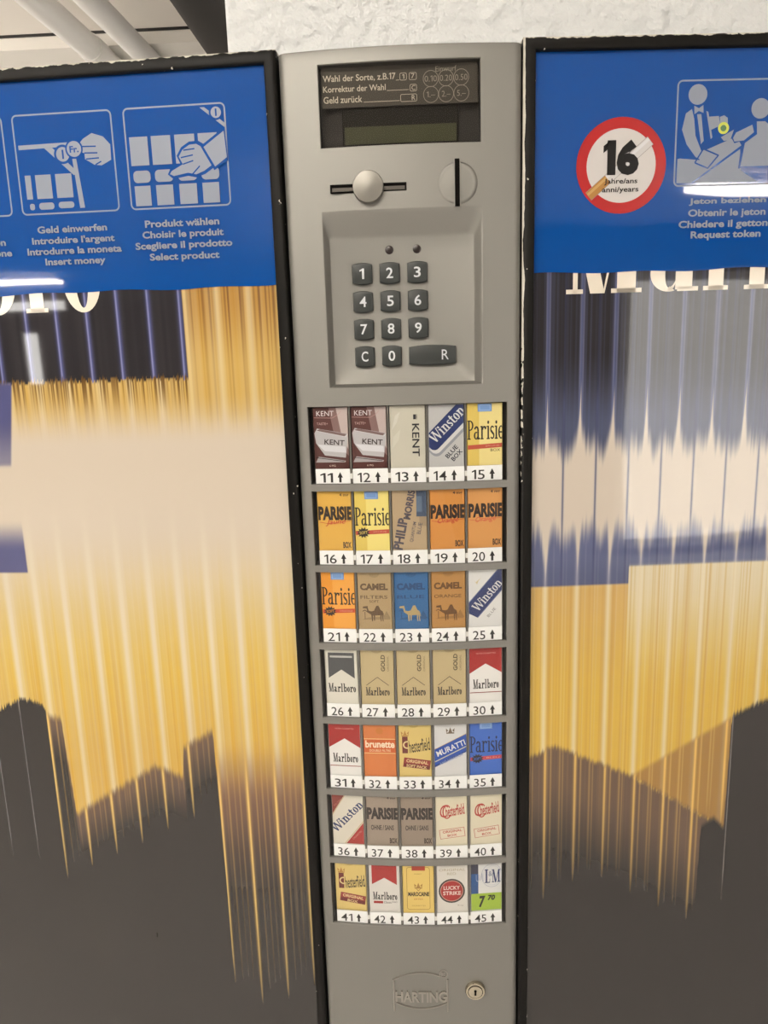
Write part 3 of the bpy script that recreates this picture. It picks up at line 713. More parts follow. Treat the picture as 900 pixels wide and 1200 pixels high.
def muratti(A):
    A.rect(0, 0, 1, 1, (220, 216, 206)); crown(A, .5, .86, .12, (110, 92, 70))
    A.poly([(0, .17), (1, .46), (1, .80), (0, .51)], (196, 160, 90)); A.poly([(0, .18), (1, .45), (1, .79), (0, .50)], (38, 78, 158)); A.poly([(0, .16), (1, .45), (1, .475), (0, .20)], (46, 64, 120)); A.poly([(0, .255), (1, .545), (1, .565), (0, .275)], (206, 196, 160))
    mmtext(A, 'MURATTI', .51, .525, 25.5, 5.0, 24, WHT, bold=.015, shear=.1); mmtext(A, 'AMBASSADOR', .52, .315, 21, 2.2, 24, (128, 146, 190), bold=.01)
def marocaine(A):
    A.rect(0, 0, 1, 1, (232, 198, 106)); A.rrect(.13, .05, .87, .93, .08, .014, (150, 110, 50)); A.rect(.30, .86, .72, 1, (176, 66, 44)); A.text('FINEST', .38, .78, .62, .80, (150, 110, 50))
    crown(A, .5, .55, .12, (170, 126, 56)); A.line([(.42, .50), (.5, .44), (.58, .50)], .02, (170, 126, 56)); A.text('MAROCAINE', .17, .33, .84, .42, (56, 40, 24), bold=.04); A.text('EXTRA', .36, .255, .64, .285, (176, 80, 50)); A.text('CIGARETTES', .28, .12, .72, .145, (170, 130, 60))
def lucky(A):
    A.rect(0, 0, 1, 1, (224, 216, 198)); A.text('ORIGINAL', .08, .84, .92, .89, (176, 160, 124)); A.text('RED', .34, .76, .62, .81, (176, 160, 124))
    A.disc(.48, .43, .42, (56, 50, 46), ry=.25); A.disc(.48, .43, .37, (200, 150, 130), ry=.218); A.disc(.48, .43, .345, (166, 44, 40), ry=.203)
    A.text('LUCKY', .22, .455, .74, .535, (236, 214, 196), bold=.02); A.text('STRIKE', .20, .345, .77, .425, (236, 214, 196), bold=.02); A.text('10 mg', .66, .11, .84, .14, (110, 100, 86))
def lm(A):
    A.rect(0, 0, 1, 1, (226, 222, 210)); A.rect(0, .34, .245, 1, (46, 84, 132)); A.rect(0, .76, .245, 1, (56, 54, 66)); A.rect(0, 0, 1, .35, (164, 190, 62))
    A.ring(.68, .71, .34, .014, (170, 172, 182), ry=.24); A.ring(.70, .71, .29, .012, (196, 196, 202), ry=.20)
    A.text('L', .45, .56, .62, .84, NAVY, font='roman', w=.14, t=.05); A.text('M', .68, .56, .95, .84, NAVY, font='roman', w=.14, t=.05); A.text('&', .575, .70, .69, .80, (110, 114, 140))
    A.text('U', .17, .60, .27, .74, (150, 160, 180)); A.line([(.30, .62), (.36, .78), (.40, .60)], .02, (170, 172, 182))
    A.text('7', .26, .06, .47, .30, (34, 34, 28), bold=.04, shear=.15); A.text('70', .54, .20, .78, .31, (34, 34, 28), bold=.04, shear=.15)

YEL, YEL2, ORG = (226, 190, 92), (240, 216, 132), (232, 154, 52)
PACKS = [
 (kent_brown, 'maroon pack picturing an open silver box, above card 11 at the top left', 0),
 (kent_brown, 'maroon pack picturing an open silver box, above card 12, second in the top row', 0),
 (kent_silver, 'pale silver beige pack with sideways dark lettering above card 13', 0),
 (winston_blue_box, 'grey pack with wide navy diagonal band above card 14', 0),
 (lambda A: parisie_soft(A, (228, 196, 96), (242, 220, 140), (190, 84, 60), None, box=True), 'yellow pack with red stripe above card 15, ending the top row', 1),
 (lambda A: parisie_caps(A, (226, 174, 76), None, 'Jaune', (190, 66, 46)), 'amber yellow pack with bold black capitals and red script above card 16', 0),
 (lambda A: parisie_soft(A, (230, 200, 96), (242, 220, 124), (190, 80, 60), None, soft=True), 'lemon yellow soft pack with black starburst above card 17', 1),
 (philip, 'tan pack with steep grey lettering and blue grey corner above card 18', 0),
 (lambda A: parisie_caps(A, (212, 142, 68), None, 'Orange', (186, 66, 46)), 'orange pack with bold black capitals above card 19', 0),
 (lambda A: parisie_caps(A, (216, 152, 84), None, 'Orange', (206, 96, 66)), 'orange pack with bold black capitals above card 20, right end of its row', 0),
 (lambda A: parisie_soft(A, (232, 150, 44), (238, 164, 66), (196, 76, 46), None, sub='ORANGE', soft=True), 'bright orange soft pack with black starburst above card 21', 1),
 (lambda A: camel_pack(A, (176, 148, 104), (98, 76, 52), 'FILTERS', 'SOFT'), 'brownish tan pack with a camel drawing above card 22', 0),
 (lambda A: camel_pack(A, (50, 100, 144), (36, 70, 108), 'BLUE', None, (186, 160, 106)), 'blue pack with a tan camel drawing above card 23', 0),
 (lambda A: camel_pack(A, (182, 132, 70), (104, 70, 36), 'ORANGE'), 'orange brown pack with a camel drawing above card 24', 0),
 (winston_white, 'white pack with navy diagonal band above card 25', 0),
 (marl_black, 'white pack with dark grey roof shape above card 26', 0),
 (marl_gold, 'gold pack with thin roof outline above card 27, left of three alike', 0),
 (marl_gold, 'gold pack with thin roof outline above card 28, middle of three alike', 0),
 (marl_gold, 'gold pack with thin roof outline above card 29, right of three alike', 0),
 (marl_red, 'red and white pack with roof shape above card 30 at the row end', 0),
 (marl_red, 'red and white pack with roof shape above card 31 at the row start', 0),
 (brunette, 'orange pack with cream lettering in a darker band above card 32', 0),
 (lambda A: chesterfield(A), 'mustard yellow pack with dark red tilted badge above card 33', 0),
 (muratti, 'white pack with slanted bright blue bands above card 34', 0),
 (lambda A: parisie_soft(A, (62, 104, 182), None, (190, 70, 80), None, sub='BLEU', soft=True, ink=(32, 40, 66)), 'blue soft pack with dark lettering and red stripe above card 35', 1),
 (winston_red, 'cream and dark red pack with diagonal navy lettering above card 36', 0),
 (lambda A: (parisie_caps(A, (158, 140, 120), None, None, K), A.text('OHNE / SANS', .14, .30, .86, .40, (56, 47, 40), bold=.02)), 'taupe pack with bold black capitals above card 37', 0),
 (lambda A: (parisie_caps(A, (152, 134, 114), None, None, K), A.text('OHNE / SANS', .14, .30, .86, .40, (56, 47, 40), bold=.02)), 'taupe pack with bold black capitals above card 38, middle of its row', 0),
 (chesterfield_white, 'cream pack with red script and outlined red stamp above card 39', 0),
 (chesterfield_white, 'cream pack with red script and outlined red stamp above card 40', 0),
 (lambda A: chesterfield(A, True), 'mustard yellow pack with dark red tilted badge above card 41, bottom left', 0),
 (marl_red2, 'white pack with small red roof shape above card 42', 0),
 (marocaine, 'yellow pack with brown outlined frame above card 43', 0),
 (lucky, 'pale cream pack with round red target emblem above card 44', 0),
 (lm, 'white and green pack with price above card 45, bottom right', 0),
]
def pk_mat(c): return mat(c, 0.33, spec=0.33, raw=alb(c, .78))
for i, (fn, label, seal) in enumerate(PACKS):
    r, c = divmod(i, 5); zt = ROWS[r]; zb = zt - RH; u, y, sl_ = slotpos(c)
    ph = RH - 0.0010; z0 = zb + 0.0002
    A = Art(PW, VIS, -PW / 2, ph - VIS); fn(A)
    base = A.items.pop(0)[1]
    bm = bmesh.new(); mats = [pk_mat(base)]
    box(bm, -PW / 2, PW / 2, 0, 0.0062, 0, ph, 0.0005, 2); fix(bm)
    A.emit(bm, mats, pk_mat, lambda x, z, d: (x, -d, z), clip=(-PW / 2 + .0003, 0.001, PW / 2 - .0003, ph - .0004), step=0.00002)
    o = finish('cigarette_pack', bm, mats)
    o.location = (u, y + 0.0042, z0); o.rotation_euler.z = math.atan(sl_)
    tag(o, label, 'cigarette pack', 'sample packs behind the clear windows')
    if seal:
        b2 = bmesh.new(); box(b2, -.0052, .0052, -.0006, 0, ph - .0062, ph - .0004, .0001, 1); fix(b2)
        ms = [mat((112, 146, 190), 0.4)]; A2 = Art(); A2.rrect(-.0042, ph - .0055, .0042, ph - .0012, .0006, .0005, 1); A2.emit(b2, ms, lambda cc: mat((150, 176, 206), 0.4), lambda x, z, d: (x, -.0006 - d, z))
        s = finish('tax_seal', b2, ms, o); s['label'] = 'pale blue tax seal'

# ------------------------------------------------------------------ the two framed posters
def hash1(n, cell, seed):
    g = np.random.default_rng(seed); t = g.random(n + 3); return t
def vnoise(u, cell, seed):
    t = np.random.default_rng(seed).random(4096); x = u / cell + 2000.0; i = np.floor(x).astype(int); f = x - i; f = f * f * (3 - 2 * f)
    return t[i % 4096] * (1 - f) + t[(i + 1) % 4096] * f
def sm(a, b, x): t = np.clip((x - a) / (b - a), 0, 1); return t * t * (3 - 2 * t)
def mixc(c, col, f):
    col = np.array([col], float) if not isinstance(col, np.ndarray) else col
    return c + (col - c) * np.clip(f, 0, 1)[:, None]
def peaks(u, u0, p, wd): d = np.abs((u - u0 + p / 2) % p - p / 2); return np.exp(-(d / wd) ** 2)
def art_left(u, z):
    n = len(u); P = 0.0242; u0 = -0.0822
    fine = vnoise(u, .0009, 1); mid = vnoise(u, .0026, 2); pk = peaks(u, u0, P, .0013); pk2 = peaks(u, u0 + .0075, P, .0006) * .7 + peaks(u, u0 + .0130, P, .0005) * .5 + peaks(u, u0 + .0175, P, .0006) * .5
    wide = peaks(u, u0 + .0035, P, .0028)
    c = np.tile(np.array([[224., 206., 178.]]), (n, 1))
    # upper gold
    g = sm(1.435, 1.475, z); gold = np.tile(np.array([[214., 172., 88.]]), (n, 1)); deep = sm(1.49, 1.555, z)
    gold = mixc(gold, (176, 124, 54), deep * .8); gold = mixc(gold, (112, 74, 38), np.clip((fine - .45) * 2.2, 0, 1) * (.25 + .65 * deep)); gold = mixc(gold, (232, 206, 150), wide * .75)
    c = c + (gold - c) * (g * (.75 + .25 * mid))[:, None]
    # charcoal block with blue streaks
    jag = 1.4860 + (fine - .5) * .006
    blk = sm(-.0003, .0003, z - jag) * (1 - sm(-.0808, -.0800, u))
    fr = (1 - sm(0, .030, 1.489 - z)) * (z < 1.489) * (1 - sm(-.0808, -.0800, u)); c = mixc(c, (104, 74, 36), fr * np.clip((fine - .35) * 2.2, 0, 1))
    bk = np.tile(np.array([[54., 50., 50.]]), (n, 1)); bk = mixc(bk, (38, 36, 38), mid * .6); bk = mixc(bk, (84, 86, 124), peaks(u, u0 - .0005, P, .0022)); bk = mixc(bk, (160, 160, 196), peaks(u, u0 - .001, P, .0006) * .8)
    c = c + (bk - c) * blk[:, None]
    # lower gold
    y = sm(1.375, 1.235, z); yl = np.tile(np.array([[226., 183., 70.]]), (n, 1)); yl = mixc(yl, (212, 158, 50), sm(1.26, 1.15, z) * .6)
    yl = mixc(yl, (186, 132, 50), np.clip((fine - .5) * 2, 0, 1) * .35 * sm(1.35, 1.2, z)); yl = mixc(yl, (240, 222, 178), wide * .75 + pk2 * .35)
    c = c + (yl - c) * (y * (.7 + .3 * mid))[:, None]
    c = mixc(c, (238, 224, 190), wide * .5 * sm(1.40, 1.33, z) * sm(1.18, 1.26, z))
    # violet blocks at the left margin
    b1 = (1 - sm(-.2262, -.2242, u + (1.46 - z) * .14)) * sm(1.4190, 1.4230, z) * (1 - sm(1.484, 1.487, z)); c = mixc(c, (88, 88, 124), b1 * (.6 + .4 * sm(1.42, 1.46, z)))
    b2 = (1 - sm(-.2290, -.2275, u)) * sm(1.3328, 1.3336, z) * (1 - sm(1.350, 1.378, z)); c = mixc(c, (90, 90, 124), b2)
    # charcoal foot with roof shaped steps
    DK = np.array([[41., 36., 32.]]); dark = np.tile(DK, (n, 1)); dark = mixc(dark, (37, 32, 28), mid * .3)
    zb = np.interp(u, [-.45, -.30, -.2657, -.2479, -.2300, -.2285, -.2280, -.2155, -.2119, -.1362, -.1130, -.1106, -.0840, -.0832, -.0080], [1.16, 1.195, 1.2135, 1.2232, 1.2150, 1.213, 1.2073, 1.203, 1.1141, 1.1615, 1.1518, 1.1791, 1.1947, 1.150, 1.150])
    ze = np.interp(u, [-.2285, -.2280, -.2263, -.1055, -.0832, -.0825, -.0817, -.0566, -.0321, -.0080], [1.207, 1.049, 1.0499, 1.1137, 1.1266, .965, .9409, .9268, .936, .950])
    right = u > -.0828
    brown = np.where(right[:, None], np.array([[128., 92., 68.]]), np.array([[104., 80., 62.]])) * np.ones((n, 1))
    fadeb = np.where(right, sm(1.16, 1.02, z), sm(.0, .05, zb - z)); brown = brown + (dark - brown) * np.clip(fadeb, 0, 1)[:, None]
    below = np.where(right, sm(1.19, 1.125, z), sm(-.0045, .0045, zb + (fine - .5) * .004 - z))
    left = u < -.2282; below = np.where(left, sm(-.0015, .0015, zb + (fine - .5) * .005 - z), below)
    target = np.where(left[:, None], dark, brown)
    c = c + (target - c) * below[:, None]
    st = np.clip(pk * 1.1 + pk2 * .62 + np.clip(fine - .6, 0, 1) * .5, 0, 1) * (~left)
    jz = ze + (1 - pk) * .006 * (mid + .3) + (1 - np.clip(pk + pk2, 0, 1)) * .025
    tail = np.clip((z - jz) / (np.maximum(zb, jz + .02) - jz + .02), 0, 1) ** .38
    c = mixc(c, (246, 196, 96), below * st * tail)
    c = mixc(c, (250, 214, 130), below * peaks(u, u0, P, .0005) * tail * .8)
    gl = peaks(u, u0, P * 1, .0004) * left * sm(1.06, 1.10, z) * below; c = mixc(c, (150, 144, 146), gl * .8)
    end = np.where(left, 0, sm(.004, -.004, z - ze)); c = c + (dark - c) * np.clip(end, 0, 1)[:, None]
    for su, sz, ru, rz, k in STAINS:                       # old smears on the film
        c = mixc(c, (60, 55, 44), np.exp(-((u - su) / ru) ** 2 - ((z - sz) / rz) ** 2) * k * (.6 + .4 * mid))
    return c
STAINS = ((-.2060, .985, .006, .030, .55), (-.2140, 1.035, .004, .020, .4), (-.1500, .995, .003, .008, .6), (-.2700, .965, .007, .025, .45), (-.2010, .935, .003, .02, .3))
def art_right(u, z):
    n = len(u); P = 0.0250; us_ = 0.0193
    fine = vnoise(u, .0009, 5); mid = vnoise(u, .0028, 6); sp = np.abs((u - us_ + P / 2) % P - P / 2); hf = np.abs((u - us_) % P - P / 2)
    pk2 = peaks(u, us_ + .0065, P, .0006) * .6 + peaks(u, us_ + .0140, P, .0007) * .5 + peaks(u, us_ + .0165, P, .0005) * .5
    c = np.tile(np.array([[226., 209., 184.]]), (n, 1))
    # top: charcoal turning blue
    tp = np.tile(np.array([[46., 43., 44.]]), (n, 1)); tp = mixc(tp, (88, 94, 116), sm(1.50, 1.435, z) * .85); tp = mixc(tp, (92, 98, 132), np.exp(-(sp / .0018) ** 2) * .7 + pk2 * .45 + np.clip(fine - .55, 0, 1) * .6); tp = mixc(tp, (150, 152, 176), np.exp(-((sp - .0012) / .0004) ** 2) * .45)
    tp = mixc(tp, (52, 54, 74), np.exp(-(hf / .0008) ** 2) * .8)
    edge = 1.4270 + (mid - .5) * .010 + (fine - .5) * .008 + .040 * np.exp(-(sp / .0011))
    c = c + (tp - c) * sm(-.012, .010, z - edge)[:, None]
    # dark thin streaks through the cream band
    c = mixc(c, (82, 86, 112), np.exp(-(hf / .00075) ** 2) * sm(1.335, 1.375, z) * (1 - sm(1.455, 1.475, z)) * .85)
    # lower blue block
    foot = np.where(u < .0852, 1.3160, 1.3315)
    be = 1.3570 + (mid - .5) * .012 + (fine - .5) * .008 - .030 * np.exp(-(sp / .0016))
    bl = np.tile(np.array([[104., 108., 134.]]), (n, 1)); bl = mixc(bl, (78, 84, 112), sm(1.35, 1.318, z)); bl = mixc(bl, (200, 190, 188), np.exp(-(sp / .0015) ** 2) * .55 + pk2 * .25); bl = mixc(bl, (60, 64, 94), np.exp(-(hf / .0008) ** 2) * .6)
    c = c + (bl - c) * (sm(-.014, .010, be - z) * (z > foot))[:, None]
    # gold below
    yl = np.where((u < .0852)[:, None], np.array([[214., 172., 96.]]), np.array([[230., 212., 168.]])) * np.ones((n, 1)); f = sm(1.33, 1.215, z); yl = yl + (np.array([[226., 182., 70.]]) - yl) * f[:, None]
    yl = mixc(yl, (190, 138, 58), np.clip((fine - .45) * 2, 0, 1) * .45); yl = mixc(yl, (242, 226, 184), np.exp(-(sp / .0022) ** 2) * .75 + pk2 * .4)
    inside = sm(-.0006, .0006, foot - z); c = c + (yl - c) * inside[:, None]
    # foot
    DK = np.array([[41., 36., 32.]]); dark = np.tile(DK, (n, 1)); dark = mixc(dark, (37, 32, 28), mid * .3)
    z1 = np.interp(u, [0, .0085, .0293, .0934, .1654, .1735, .1750, .2009, .24, .5], [1.166, 1.1715, 1.1799, 1.1501, 1.1038, 1.099, 1.2010, 1.2133, 1.222, 1.16])
    z2 = np.interp(u, [0, .0293, .0934, .1731, .1745, .1752, .5], [1.12, 1.12, 1.1501, 1.1978, 1.199, 1.0, 1.0])
    zfar = u > .1748
    c = mixc(c, (150, 108, 58), sm(-.003, .003, z2 - z) * (u > .0934) * (~zfar) * .75 * (z > z1))
    br = np.tile(np.array([[106., 82., 62.]]), (n, 1)); br = br + (dark - br) * sm(.02, .11, z1 - z)[:, None]
    low = sm(-.003, .003, z1 + (fine - .5) * .004 - z); c = c + (np.where(zfar[:, None], dark, br) - c) * low[:, None]
    ze = np.interp(u, [0, .0085, .0220, .0463, .0709, .0961, .1202, .1444, .1530, .1545, .1650, .1745], [1.034, 1.036, 1.0366, 1.0523, 1.0556, 1.0388, 1.0234, 1.0094, 1.0120, 1.10, 1.108, 1.097])
    pkr = peaks(u, us_ + .0018, P, .0011); st = np.clip(pkr * 1.1 + pk2 * .85 + np.clip(fine - .6, 0, 1) * .4, 0, 1) * (~zfar)
    jz = ze + (1 - np.clip(pkr + pk2, 0, 1)) * .02
    tail = np.clip((z - jz) / (np.maximum(z1, jz + .02) - jz + .02), 0, 1) ** .38
    c = mixc(c, (244, 194, 98), st * tail * np.maximum(low, sm(-.003, .003, z2 - z)))
    end = np.where(zfar, 0, sm(.004, -.004, z - ze)); c = c + (dark - c) * np.clip(end, 0, 1)[:, None]
    gl = peaks(u, .1735 + .0025, .5, .0004) * sm(1.02, 1.06, z) * low; c = mixc(c, (170, 160, 150), gl * .8)
    return c
m_art = bpy.data.materials.new('printed_poster'); m_art.use_nodes = True
N, L = nodes(m_art); b = N['Principled BSDF']; at_ = N.new('ShaderNodeAttribute'); at_.attribute_name = 'ink'
L.new(at_.outputs['Color'], b.inputs['Base Color']); b.inputs['Roughness'].default_value = 0.03; b.inputs['Coat Weight'].default_value = 0.15; b.inputs['Coat Roughness'].default_value = 0.03
noise_bump(m_art, 7, 0.12, 0.004, 1.0); 
m_blue = mat((3, 64, 128), 0.022, coat=0.1, spec=.42, name='blue_film'); noise_bump(m_blue, 9, 0.12, 0.004, 1.0)
m_picto = mat((134, 138, 144), 0.3, spec=.3, name='pale_print')
m_letter = mat((232, 217, 190), 0.12, coat=0.5, name='cream_print')
def lin_arr(c):
    c = c / 255.0
    return np.where(c <= 0.04045, c / 12.92, ((c + 0.055) / 1.055) ** 2.4)
def poster_mesh(u0, u1, fn, y, parent):
    uu = np.linspace(u0, u1, int((u1 - u0) / .0005) + 1); zz = np.concatenate([[.20, .5, .8], np.arange(.88, 1.560, .0018), [1.62, 1.699]])
    U, Z = np.meshgrid(uu, zz); nu, nz = len(uu), len(zz); n = nu * nz
    co = np.stack([U.ravel(), np.full(n, y), Z.ravel()], 1).astype(np.float32)
    i = np.arange(nz - 1)[:, None] * nu + np.arange(nu - 1)[None]; q = np.stack([i, i + 1, i + nu + 1, i + nu], -1).reshape(-1, 4).astype(np.int32)
    me = bpy.data.meshes.new('poster'); me.vertices.add(n); me.vertices.foreach_set('co', co.ravel())
    me.loops.add(q.size); me.loops.foreach_set('vertex_index', q.ravel()); me.polygons.add(len(q)); me.polygons.foreach_set('loop_start', np.arange(len(q), dtype=np.int32) * 4)
    me.update(calc_edges=True)
    col = lin_arr(np.clip(fn(U.ravel(), Z.ravel()), 0, 255)) / np.array([WP]) * .69
    at = me.color_attributes.new('ink', 'FLOAT_COLOR', 'POINT')
    rgba = np.ones((n, 4), np.float32); rgba[:, :3] = np.clip(col, 0, .95); at.data.foreach_set('color', rgba.ravel())
    me.materials.append(m_art); me.validate()
    o = bpy.data.objects.new('poster', me); COL.objects.link(o); o.parent = parent
    return o
YP, YB = 0.0052, 0.0046
def frame_mesh(u0, u1, z0, z1, wd, m, parent):
    """mitred picture frame, profile rounded on the outside"""
    prof = [(0.0, 0.030), (0.0, 0.0022), (0.0006, 0.0008), (0.0020, 0.0), (wd - .0014, 0.0), (wd - .0004, .0006), (wd, 0.0016), (wd, 0.0085)]
    bm = bmesh.new(); loops = []
    for ins, y in prof: loops.append([(u0 + ins, y, z0 + ins), (u1 - ins, y, z0 + ins), (u1 - ins, y, z1 - ins), (u0 + ins, y, z1 - ins)])
    loft(bm, loops, True); fix(bm)
    return finish('frame', bm, m, parent, True, sharp=45)
def panel(org, ang, u0, u1, fn, worn_left, label):
    bm = bmesh.new(); box(bm, u0 + .0006, u1 - .0006, 0.006, 0.032, 0.16, 1.7035); fix(bm)
    p = finish('advertising_panel', bm, m_dark, machine); p.location = org; p.rotation_euler.z = ang; p['label'] = label
    poster_mesh(u0 + .006, u1 - .006, fn, YP, p)
    frame_mesh(u0, u1, 0.16, 1.7058, 0.0086, frame_mat('chipped_black_frame', u0, u1, 1.7058, worn_left), p)
    return p
PL = panel((-0.0855, 0, 0), -0.0513691, -0.46, 0.0006, art_left, False, 'framed gold streaked poster left of the column')
PR = panel((0.0855, 0, 0), 0.0708359, -0.0012, 0.46, art_right, True, 'framed blue and gold streaked poster right of the column')

# cream serif word half hidden by the banners
def letters(polys, parent):
    A = Art(); A.add(polys, 1); bm = bmesh.new(); mats = []
    A.emit(bm, mats, lambda c: m_letter, lambda x, z, d: (x, YP - .0002, z)); return finish('brand_lettering', bm, mats, parent)
B0 = 1.5374; T = .0031
def ser(x0, x1): return rectp(x0, B0, x1, B0 + T)
PLs = [rectp(-.1987, B0, -.1880, 1.575), ser(-.2024, -.1849)] + ringp(-.1567, 1.5600, .0146, .0236, .0098, .0034, 0, 360, 40) + ringp(-.2250, 1.5600, .0160, .0236, .0105, .0034, 0, 360, 40) + [rectp(-.2400, B0 + .001, -.2300, 1.59)] + ringp(-.1830, 1.568, .010, .012, .005, .004, 20, 170) 
letters(PLs, PL)
PRs = [rectp(.0366, B0, .0400, 1.592), ser(.0317, .0440), [(.0493, B0), (.0598, B0), (.0470, 1.592), (.0366, 1.592)], [(.0585, B0), (.0598, B0), (.0712, 1.592), (.0690, 1.592)],
       rectp(.0688, B0, .0825, 1.592), ser(.0646, .0869)] + ringp(.1065, 1.5500, .0135, .0128, .0108, .0030, 90, 290, 30) + ringp(.1065, 1.5500, .0060, .0128, .0002, .0030, 270, 340, 8) + [rectp(.1115, B0 + .0012, .1239, 1.565), ser(.1130, .1284)] + \
      [rectp(.1358, B0, .1468, 1.574), ser(.1320, .1503), rectp(.1659, B0, .1770, 1.60), ser(.1621, .1812)] + ringp(.1520, 1.566, .010, .012, .005, .004, 20, 170) + \
      [rectp(.1890, B0 + .001, .1995, 1.60)] + ringp(.2065, 1.56, .016, .0236, .0105, .0034) + ringp(.2420, 1.56, .0146, .0236, .0098, .0034) + [rectp(.2640, B0, .2750, 1.58), ser(.260, .279)] + ringp(.3060, 1.56, .0146, .0236, .0098, .0034)
letters(PRs, PR)

def banner(u0, u1, ztop, zbot, A, parent):
    bm = bmesh.new(); mats = [m_blue]; n = 60
    uu = [u0 + (u1 - u0) * k / n for k in range(n + 1)]; wob = lambda u: .0006 * math.sin(u * 90) + .0004 * math.sin(u * 37 + 1)
    f0 = [(u, YB, zbot + wob(u)) for u in uu]; f1 = [(u, YB, ztop) for u in uu]; b0 = [(u, YB + .0004, zbot + wob(u)) for u in uu]
    loft(bm, [b0, f0, f1], False)
    bm.normal_update()
    for f in bm.faces:
        if f.normal.y > 0: f.normal_flip()
    A.emit(bm, mats, lambda c: m_picto if c == 'w' else (m_blue if c == 'b' else mat(c, .3)), lambda x, z, d: (x, YB - d, z), step=.00002)
    return finish('banner', bm, mats, parent)
# ---- left banner: pictograms and captions
AL = Art()
def frame_px(A, x0, x1, z0, z1): A.T = (x1 - x0, z1 - z0, x0, z0)   # unit box, y up
def yd(pts): return [(a, 1 - b_) for a, b_ in pts]
def caption(A, lines, cx, tops, wds, hgt):
    A.T = (1, 1, 0, 0)
    for t, z, wd in zip(lines, tops, wds): A.text(t, cx - wd / 2, z - (.0014 if any(ch in t for ch in 'gjpqy') else 0), cx + wd / 2, z + hgt, 'w', bold=.03)
for (x0, x1) in ((-.2840, -.2035), (-.1962, -.1212), (-.1128, -.0380)):
    AL.T = (1, 1, 0, 0); AL.rrect(x0, 1.6070, x1, 1.6756, .0038, .0011, 'w')
frame_px(AL, -.1962, -.1212, 1.6070, 1.6756)
AL.poly(yd([(.04, .30), (.57, .295), (.57, .335), (.04, .345)]), 'w'); AL.poly(yd([(.30, .34), (.38, .34), (.62, .60), (.57, .62)]), 'w'); AL.poly(yd([(.57, .46), (.61, .46), (.65, .95), (.60, .95)]), 'w')
AL.disc(.48, 1 - .41, .088, 'b'); AL.disc(.48, 1 - .41, .066, 'w'); AL.rect(.472, 1 - .455, .49, 1 - .365, 'b')
AL.rect(.07, 1 - .84, .13, 1 - .60, 'w'); AL.rect(.175, 1 - .84, .335, 1 - .60, 'w'); AL.rect(.38, 1 - .84, .545, 1 - .60, 'w')
AL.rrect(.09, 1 - .95, .14, 1 - .885, .02, None, 'w'); AL.rrect(.185, 1 - .95, .34, 1 - .88, .028, None, 'w'); AL.rrect(.385, 1 - .945, .545, 1 - .88, .028, None, 'w')
AL.poly(yd([(.64, .33), (.70, .27), (.79, .22), (.90, .26), (.965, .34), (.96, .49), (.86, .54), (.79, .53), (.70, .47), (.70, .41), (.66, .40)]), 'w')
for a in (((.66, .345), (.82, .35)), ((.70, .41), (.83, .415)), ((.71, .47), (.84, .465)), ((.80, .53), (.86, .50))): AL.line(yd(a), .012, 'b')
AL.disc(.60, 1 - .365, .088, 'b'); AL.disc(.60, 1 - .365, .072, 'w'); AL.text('Fr.', .555, 1 - .40, .645, 1 - .335, 'b', bold=.03)
frame_px(AL, -.1128, -.0380, 1.6070, 1.6756)
AL.poly(yd([(.755, .04), (.80, .04), (.99, .20), (.985, .24)]), 'w'); AL.disc(.91, 1 - .095, .068, 'b'); AL.disc(.91, 1 - .095, .050, 'w'); AL.rect(.902, 1 - .13, .918, 1 - .06, 'b')
for x0, x1 in ((.045, .225), (.26, .45), (.49, .685), (.72, .905)):
    AL.rect(x0, 1 - .565, x1, 1 - .285, 'w'); AL.rrect(x0 + .01, 1 - .735, x1, 1 - .615, .04, None, 'w'); AL.rect(x0 + .012, 1 - .965, x1 - .01, 1 - .765, 'w')
HAND = [(.42, .665), (.44, .635), (.555, .575), (.52, .50), (.56, .435), (.63, .39), (.70, .385), (.77, .43), (.82, .52), (.835, .60), (.76, .65), (.68, .68), (.60, .66), (.46, .685)]
AL.poly(yd([(.40, .665), (.43, .61), (.53, .565), (.50, .49), (.55, .41), (.63, .36), (.72, .355), (.80, .41), (.85, .52), (.86, .62), (.77, .68), (.68, .71), (.60, .69), (.45, .715)]), 'b'); AL.poly(yd(HAND), 'w')
for a in (((.54, .51), (.66, .49)), ((.57, .44), (.68, .43)), ((.555, .575), (.66, .545)), ((.64, .68), (.72, .60))): AL.line(yd(a), .012, 'b')
AL.poly(yd([(.74, .41), (.985, .24), (1.0, .56), (.86, .65)]), 'b'); AL.poly(yd([(.77, .42), (.975, .275), (.99, .53), (.87, .615)]), 'w')
caption(AL, ['Geld einwerfen', "Introduire l'argent", 'Introdurre la moneta', 'Insert money'], -.1588, (1.5938, 1.5862, 1.5786, 1.5710), (.0535, .0637, .0728, .0466), .0050)
caption(AL, ['Produkt wählen', 'Choisir le produit', 'Scegliere il prodotto', 'Select product'], -.0753, (1.5943, 1.5868, 1.5792, 1.5712), (.0556, .0608, .0728, .0525), .0050)
caption(AL, ['Jeton einwerfen', 'Introduire le jeton', 'Introdurre il gettone', 'Insert token'], -.2437, (1.5938, 1.5862, 1.5786, 1.5710), (.0560, .0650, .0728, .0450), .0050)
banner(-.4520, -.0072, 1.7005, 1.5510, AL, PL)
